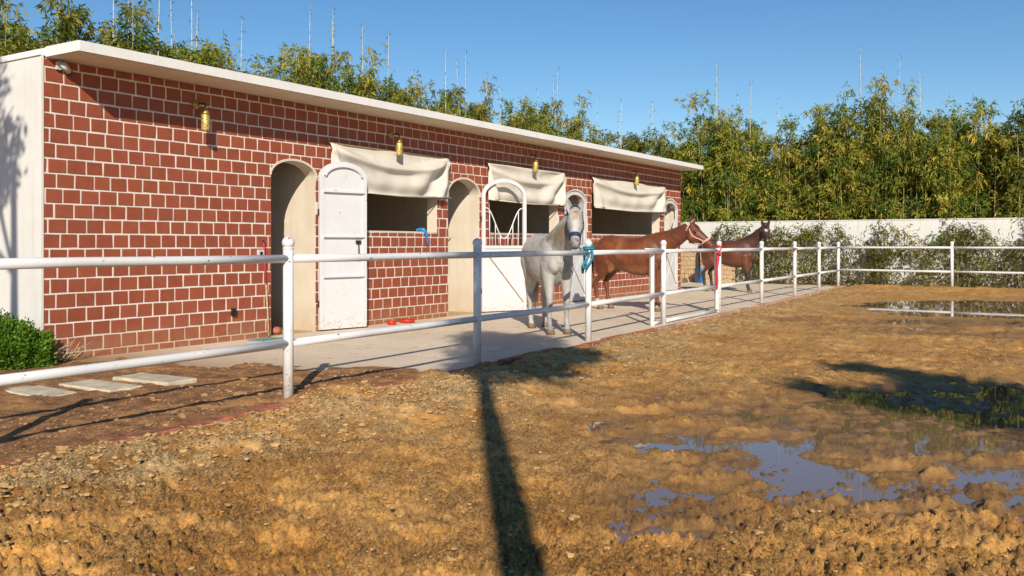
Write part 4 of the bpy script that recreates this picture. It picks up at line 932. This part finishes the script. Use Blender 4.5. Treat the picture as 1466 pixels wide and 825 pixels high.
rope('lead_rope', [q, q + Vector((.10, -.10, -.20)), q.lerp(Vector((x, y, 1.2)), .6) + Vector((0, 0, -.30)), (x - .12, y + .03, 1.08), (x - .20, y - .06, 1.12), (x - .12, y - .06, 1.22)] + wrap(x, y, 1.315, .066, 2.2, .022)[::2] + [(x - .02, y - .075, 1.28), (x - .06, y - .075, 1.16), (x - .22, y - .06, 1.06), (x - .25, y - .05, 1.11), (x - .15, y - .07, 1.20)], .017, 'rope_teal', 'teal lead rope from the grey horse knotted round the fence post')
x, y = FP[5]; q = headpt(ch_h, .70, .015)
rope('lead_rope', [q, q.lerp(Vector((x - .2, y, 1.2)), .55) + Vector((0, 0, -.03)), (x - .26, y - .06, 1.20), (x - .12, y - .06, 1.26), (x - .04, y - .065, 1.31)] + wrap(x, y, 1.325, .062, 1.6, .02)[::2], .012, 'rope_red', 'dark red lead rope from the chestnut horse to the gate post')
M = MB(); s0 = Vector((x - .28, y - .07, 1.20)); M.tube([s0, s0 + Vector((.02, 0, -.10)), s0 + Vector((-.03, 0, -.3)), s0 + Vector((-.02, 0, -.55)), s0 + Vector((-.04, 0, -.72))], [.022, .038, .022, .028, .014], 8); M.tube([s0 + Vector((-.06, -.01, .05)), s0 + Vector((0, -.045, -.03)), s0 + Vector((.07, -.01, .04))], .028, 8); o = M.build('rope_bundle', 'rope_red'); tag(o, 'bright red bundled rope hanging from the gate rail', 'rope')
q = headpt(bay_h, .72, .01); x, y = FP[7]
rope('lead_rope', [q, q.lerp(Vector((x, y, 1.25)), .3) + Vector((0, 0, -.16)), q.lerp(Vector((x, y, 1.25)), .62) + Vector((0, 0, -.14)), (x - .5, y + .04, 1.16), (x - .06, y - .04, 1.25)] + wrap(x, y, 1.25, .064, 1.5, .02)[::2], .014, 'rope_brown', 'brown lead rope sagging from the bay horse to a fence post')

# ------------------------------------------------------------------ foliage
def leaves(P, Dr, L, Wd, name, mat, parent, tint, droop=.35, nrm=None):
    """one bent blade (two quads) per leaf: base P, direction Dr, length, width"""
    n = len(P); Dr = Dr / np.linalg.norm(Dr, axis=1, keepdims=True)
    rnd = rng.normal(size=(n, 3)); sd_ = np.cross(Dr, rnd); sd_ /= np.linalg.norm(sd_, axis=1, keepdims=True) + 1e-9
    mid = P + Dr * (L * .5)[:, None]; tip = P + Dr * L[:, None]; tip[:, 2] -= L * droop; mid[:, 2] -= L * droop * .2
    wv_ = (sd_ * Wd[:, None]); V = np.stack([P, mid - wv_, tip, mid + wv_], 1).reshape(-1, 3)
    me = bpy.data.meshes.new(name); me.vertices.add(4 * n); me.vertices.foreach_set('co', V.astype(np.float32).ravel())
    F = (np.arange(n)[:, None] * 4 + np.array([[0, 1, 2, 3]])); me.loops.add(4 * n); me.loops.foreach_set('vertex_index', F.ravel().astype(np.int32)); me.polygons.add(n)
    me.polygons.foreach_set('loop_start', np.arange(0, 4 * n, 4, dtype=np.int32)); me.polygons.foreach_set('loop_total', np.full(n, 4, dtype=np.int32)); me.update(calc_edges=True)
    fattr(me, 'tint', np.repeat(tint, 4)); me.materials.append(MAT[mat]); o = bpy.data.objects.new(name, me); col.objects.link(o); o.parent = parent; return o
def bamboo(seed, height, nculm, spread, nleaf, tall):
    r_ = np.random.default_rng(seed); root = empty('bamboo_clump')
    M = MB(); sprays = []
    for k in range(nculm):
        a_ = r_.uniform(0, 6.28); rd = spread * math.sqrt(r_.random()) * .7; bx, by = rd * math.cos(a_), rd * math.sin(a_); h_ = height * r_.uniform(.68, 1.02); ln = r_.uniform(.05, .22) * spread; la = a_ + r_.normal(0, .5)
        pts = [Vector((bx + ln * t * t * math.cos(la) * 1.6, by + ln * t * t * math.sin(la) * 1.6, h_ * t - .12 * ln * t ** 4)) for t in np.linspace(0, 1, 6)]
        M.tube(pts, [.018, .016, .013, .010, .007, .004], 5); sprays.append((pts, h_))
    M.build('culms', 'culm', root)
    # leafy branches: clusters along every culm, with gaps between the clusters
    P = []; D = []; T = []
    ncl = nleaf // 72
    for k in range(ncl):
        pts, h_ = sprays[r_.integers(len(sprays))]; t = r_.beta(1.3, .9) * .82 + .18; i = min(int(t * 5), 4); q = np.array(pts[i].lerp(pts[i + 1], t * 5 - i)); a_ = r_.uniform(0, 6.28); reach = r_.uniform(.10, .62) * (1.15 - .85 * t ** 3)
        c_ = q + np.array([math.cos(a_) * reach, math.sin(a_) * reach, r_.uniform(-.08, .22)]); base_t = np.clip(r_.normal(.30 + .14 * t, .24), 0, 1)
        for b_ in range(r_.integers(7, 12)):        # sprays of one tuft, drooping outwards
            cs_ = c_ + r_.normal(0, 1, 3) * np.array([.16, .16, .11]); m = r_.integers(5, 11); pp = cs_ + r_.normal(0, .035, (m, 3))
            dd = (cs_ - q) * 1.2 + r_.normal(0, .55, (m, 3)); dd[:, 2] -= .25; P.append(pp); D.append(dd); T.append(np.clip(base_t + r_.normal(0, .12, m), 0, 1))
    P = np.concatenate(P); D = np.concatenate(D); T = np.concatenate(T); n = len(P)
    leaves(P, D, r_.uniform(.11, .21, n), r_.uniform(.013, .024, n), 'foliage', 'bamboo_leaf', root, T, .3)
    # long bare shoots standing above the mass
    for k in range(tall):
        a_ = r_.uniform(0, 6.28); rd = spread * .5 * r_.random(); h_ = height * r_.uniform(1.10, 1.34); bx, by = rd * math.cos(a_), rd * math.sin(a_); ln = r_.uniform(.02, .16)
        pts = [Vector((bx + ln * t ** 2 * math.cos(a_), by + ln * t ** 2 * math.sin(a_), h_ * t)) for t in np.linspace(0, 1, 7)]; M = MB(); M.tube(pts, [.022, .021, .020, .018, .015, .011, .005], 5); sh = M.build('shoot', 'culm_pale', root)
        m = 34; tt = 1 - .30 * r_.random(m) ** 1.7; pp = np.array([list(pts[min(int(t * 6), 5)].lerp(pts[min(int(t * 6), 5) + 1], t * 6 - min(int(t * 6), 5))) for t in np.clip(tt, 0, .999)]) + r_.normal(0, .025, (m, 3)); dd = r_.normal(0, 1, (m, 3)); dd[:, 2] += .35
        leaves(pp, dd, r_.uniform(.06, .13, m), r_.uniform(.007, .012, m), 'shoot_leaves', 'bamboo_leaf', sh, np.clip(r_.normal(.3, .15, m), 0, 1), .15)
    return root
protos = [bamboo(100 + i, 5.6, 16, 1.05, 15500, 1 if i % 2 else (2 if i == 2 else 0)) for i in range(5)]
used = set()
ORD = ['first', 'second', 'third', 'fourth', 'fifth', 'sixth', 'seventh', 'eighth', 'ninth', 'tenth', 'eleventh', 'twelfth', 'thirteenth', 'fourteenth', 'fifteenth', 'sixteenth', 'seventeenth', 'eighteenth', 'nineteenth', 'twentieth']
kk = 0
def put_bamboo(x, y, s_, label, group):
    global kk
    i = kk % 5; kk += 1; o = protos[i] if i not in used else copy_tree(protos[i]); used.add(i)
    o.location = (x, y, -.05); o.rotation_euler = (0, 0, random.uniform(0, 6.28)); f_ = random.uniform(.95, 1.1); o.scale = (f_, f_, s_); tag(o, label, 'bamboo', group); return o
# row along the boundary wall, from the stable end towards the right edge
for i in range(18):
    y = 8.0 - i * 1.05; put_bamboo(27.75 + random.uniform(-.25, .35), y, [1.0, 1.02, .97, 1.0, .98, 1.02, 1.12, 1.0, .95, 1.03, 1.0, 1.12, 1.06, 1.02, 1.03, .84, 1.0, 1.04][i] * 1.09, 'tall bamboo clump behind the white wall, %s from the stable end' % ORD[i], 'bamboo behind the boundary wall')
for i in range(15): put_bamboo(29.3 + random.uniform(-.3, .3), 7.4 - i * 1.3, random.uniform(.90, 1.05), 'tall bamboo clump in the rear rank behind the white wall', 'rear rank of bamboo')
# row behind the stable, nearest at the left edge of the picture
for i in range(20):
    x = 2.0 + i * 1.25; put_bamboo(x, 7.6 + random.uniform(-.3, .4), [1.0, 1.04, 1.02, 1.09, .98, 1.06, 1.0, 1.02, 1.0, 1.06, 1.02, .97, .96, 1.0, .98, 1.0, 1.02, 1.0, .97, 1.03][i] * (1.10 + .005 * i) * random.uniform(.94, 1.03), 'bamboo clump rising behind the stable roof, %s from the left' % ORD[i], 'bamboo behind the stable')

for i in range(15): put_bamboo(2.6 + i * 1.55, 9.0 + random.uniform(-.3, .3), random.uniform(1.06, 1.2), 'bamboo clump in the rear rank behind the stable roof', 'rear rank of bamboo behind the stable')

# thin climbing bamboo against the white wall
def wall_plant(seed, h_, wd, n):
    r_ = np.random.default_rng(seed); root = empty('wall_bamboo'); P = []; D = []; T = []; M = MB()
    for k in range(5):
        by = r_.uniform(-wd, wd) * .6; hh_ = h_ * r_.uniform(.72, 1.0); pts = [Vector((r_.normal(0, .05), by + r_.normal(0, .05) + .12 * t * r_.normal(), hh_ * t)) for t in np.linspace(0, 1, 5)]; M.tube(pts, [.010, .009, .007, .005, .003], 5)
        for c_ in range(int(n / 5 / 9)):
            t = r_.beta(1.5, 1.0); i = min(int(t * 4), 3); q = np.array(pts[i].lerp(pts[i + 1], t * 4 - i)); ctr = q + r_.normal(0, 1, 3) * np.array([.06, .25, .09]); m = r_.integers(6, 13); pp = ctr + r_.normal(0, .055, (m, 3)); dd = r_.normal(0, 1, (m, 3)); dd[:, 2] -= .3; P.append(pp); D.append(dd); T.append(np.clip(r_.normal(.45, .2, m), 0, 1))
    m = n // 10; pp = np.stack([r_.normal(0, .10, m), r_.uniform(-wd, wd, m), np.abs(r_.normal(.0, .17, m)) + .02], 1); dd = r_.normal(0, 1, (m, 3)); dd[:, 2] += .4; P.append(pp); D.append(dd); T.append(np.clip(r_.normal(.3, .2, m), 0, 1))
    M.build('stems', 'culm', root); P = np.concatenate(P); D = np.concatenate(D); T = np.concatenate(T); n = len(P); P[:, 0] = np.clip(P[:, 0], -.4, .2)
    leaves(P, D, r_.uniform(.10, .19, n), r_.uniform(.013, .023, n), 'leaves', 'vine_leaf', root, T, .2); return root
wp = [wall_plant(300 + i, 2.12, .72, 1250) for i in range(5)]; wu = set(); kk2 = 0
for i in range(15):
    y = 1.15 - i * .86 + random.uniform(-.22, .22); j = kk2 % 5; kk2 += 1; o = wp[j] if j not in wu else copy_tree(wp[j]); wu.add(j)
    o.location = (26.18 - random.uniform(0, .1), y, -.0); s_ = [.95, 1.0, .85, 1.03, 1.03, 1.0, .7, 1.0, .8, 1.0, .95, .72, 1.0, .6, .9][i]; o.scale = (1, random.choice((1, -1)) * random.uniform(.8, 1.1), s_)
    tag(o, 'sparse young bamboo growing against the white wall, %s from the left' % ORD[i], 'bamboo', 'young bamboo along the boundary wall')

# round shrub at the near corner of the stable
def shrub(loc, rx, ry, rz_, n, label):
    root = empty('shrub', loc); M = MB()
    for k in range(14): a_ = random.uniform(0, 6.28); b_ = random.uniform(.3, 1.1); M.tube([(0, 0, -.03), (.4 * rx * math.cos(a_) * b_, .4 * ry * math.sin(a_) * b_, rz_ * .5), (.8 * rx * math.cos(a_) * b_, .8 * ry * math.sin(a_) * b_, rz_ * .9)], [.014, .010, .004], 5)
    M.build('stems', 'bark', root)
    nc = n // 14; u = rng.normal(size=(nc, 3)); u /= np.linalg.norm(u, axis=1, keepdims=True); u[:, 2] = np.abs(u[:, 2]); rr_ = rng.uniform(.72, 1.04, nc) * (1 + .42 * fbm(u[:, 0] * 2.6 + 7, u[:, 1] * 2.6 + u[:, 2] * 2, 5, 3)); C_ = u * rr_[:, None] * np.array([rx, ry, rz_]); P = np.repeat(C_, 14, 0) + rng.normal(0, .022, (nc * 14, 3)); D = np.repeat(u, 14, 0) * .9 + rng.normal(0, .6, (nc * 14, 3)); D[:, 2] += .35
    T = np.clip(np.repeat(rng.normal(.5, .2, nc), 14) + rng.normal(0, .12, nc * 14), 0, 1); leaves(P, D, rng.uniform(.030, .055, nc * 14), rng.uniform(.008, .013, nc * 14), 'leaves', 'shrub_leaf', root, T, .05); tag(root, label, 'shrub'); return root
shrub((-.52, .02, -.02), .60, .55, .55, 26000, 'round bright green shrub at the near corner of the stable')
# dry stalks between shrub and brick
S_ = MB()
for k in range(26): a_ = random.uniform(-.6, 2.6); L = random.uniform(.10, .34); bx = random.uniform(-.12, .22); S_.tube([(bx, -.12, 0), (bx + .3 * L * math.cos(a_), -.14 - random.uniform(0, .1), L * .5), (bx + L * math.cos(a_) * .8, -.16 - random.uniform(0, .15), L * random.uniform(.4, .9))], [.006, .005, .002], 4)
o = S_.build('dry_stalks', 'straw', None, (.05, -.02, -.01)); tag(o, 'dry broken stalks between the shrub and the brick corner', 'stalks')

# trees beside and behind the viewer: only their shadows reach the picture
def tree(loc, trunk_pts, trunk_r, blobs, n, ll, label):
    root = empty('tree', loc); M = MB(); M.tube(trunk_pts, trunk_r, 10)
    top_ = Vector(trunk_pts[-1]); fork = Vector(trunk_pts[-2])
    for (c_, r_) in blobs: c_ = Vector(c_); M.tube([fork, fork.lerp(c_, .5) + Vector((0, 0, -.1)), c_], [trunk_r[-1] * .7, .03, .012], 6)
    M.build('trunk', 'bark', root); P = []; D = []
    for (c_, r_) in blobs:
        m = int(n * r_[0] * r_[2] / sum(b_[1][0] * b_[1][2] for b_ in blobs)); nc = m // 12 + 1; u = rng.normal(size=(nc, 3)); u /= np.linalg.norm(u, axis=1, keepdims=True); cc = np.array(c_) + u * (rng.random(nc) ** .5)[:, None] * np.array(r_); P.append(np.repeat(cc, 12, 0) + rng.normal(0, .09, (nc * 12, 3))); D.append(rng.normal(size=(nc * 12, 3)))
    P = np.concatenate(P); D = np.concatenate(D); m = len(P); leaves(P, D, rng.uniform(ll * .7, ll * 1.3, m), rng.uniform(ll * .18, ll * .3, m), 'crown', 'dark_leaf', root, rng.random(m), .2); tag(root, label, 'tree'); return root
def upsun(p_, h_): return (p_[0] - 1.32 * h_ / .90, p_[1] - 1.0 * h_ / .90)
t1 = upsun((1.66, -5.07), 6.5)
tree((t1[0], t1[1], -.1), [(-.12, .18, 0), (-.07, .11, 2.2), (-.035, .055, 4.4), (.0, .0, 6.3), (0, 0, 7.5)], [.13, .118, .105, .075, .04],
     [((.12, -.16, 7.1), (.55, .55, .5)), ((.26, -.34, 7.8), (.78, .78, .6)), ((.36, -.48, 8.5), (.72, .72, .6)), ((.15, -.1, 8.9), (.40, .40, .4)), ((.42, -.56, 6.85), (.42, .42, .28)), ((.62, -.82, 7.6), (.5, .5, .5))], 9500, .13, 'slender tree with a narrow crown behind the viewer')
t2 = upsun((1.2, -11.6), 5.2)
def sh(px_, py_, h_): s_ = upsun((px_, py_), h_); return (s_[0] - t2[0], s_[1] - t2[1], h_)
tree((t2[0], t2[1], -.1), [(0, 0, 0), (.05, .0, 1.6), (0, .05, 3.4), (.0, .0, 4.6)], [.16, .14, .12, .08],
     [(sh(2.9, -9.7, 5.8), (.62, .75, .34)), (sh(3.05, -8.75, 5.9), (.34, .62, .2)), (sh(3.2, -8.05, 5.95), (.14, .46, .10)), (sh(4.25, -9.1, 6.2), (.40, .70, .24)), (sh(4.85, -8.2, 6.3), (.22, .6, .12)), (sh(2.6, -11.2, 5.6), (.8, .8, .5)), (sh(3.5, -9.6, 5.9), (.5, .9, .35)), (sh(3.0, -10.4, 5.7), (.7, .8, .45))], 24000, .14, 'spreading tree behind the viewer on the right')
t3 = (-5.2, -3.34)
tree((t3[0], t3[1], -.1), [(0, 0, 0), (.07, .05, 1.5), (-.02, -.02, 3.0), (.06, .03, 4.6), (0, 0, 6.0)], [.10, .075, .085, .06, .05],
     [((-.1, .35, 6.0), (.5, .4, .6)), ((-.6, .9, 6.3), (.6, .6, .6)), ((-.3, .6, 7.1), (.5, .5, .6))], 3000, .14, 'slim tree left of the view beside the side wall')
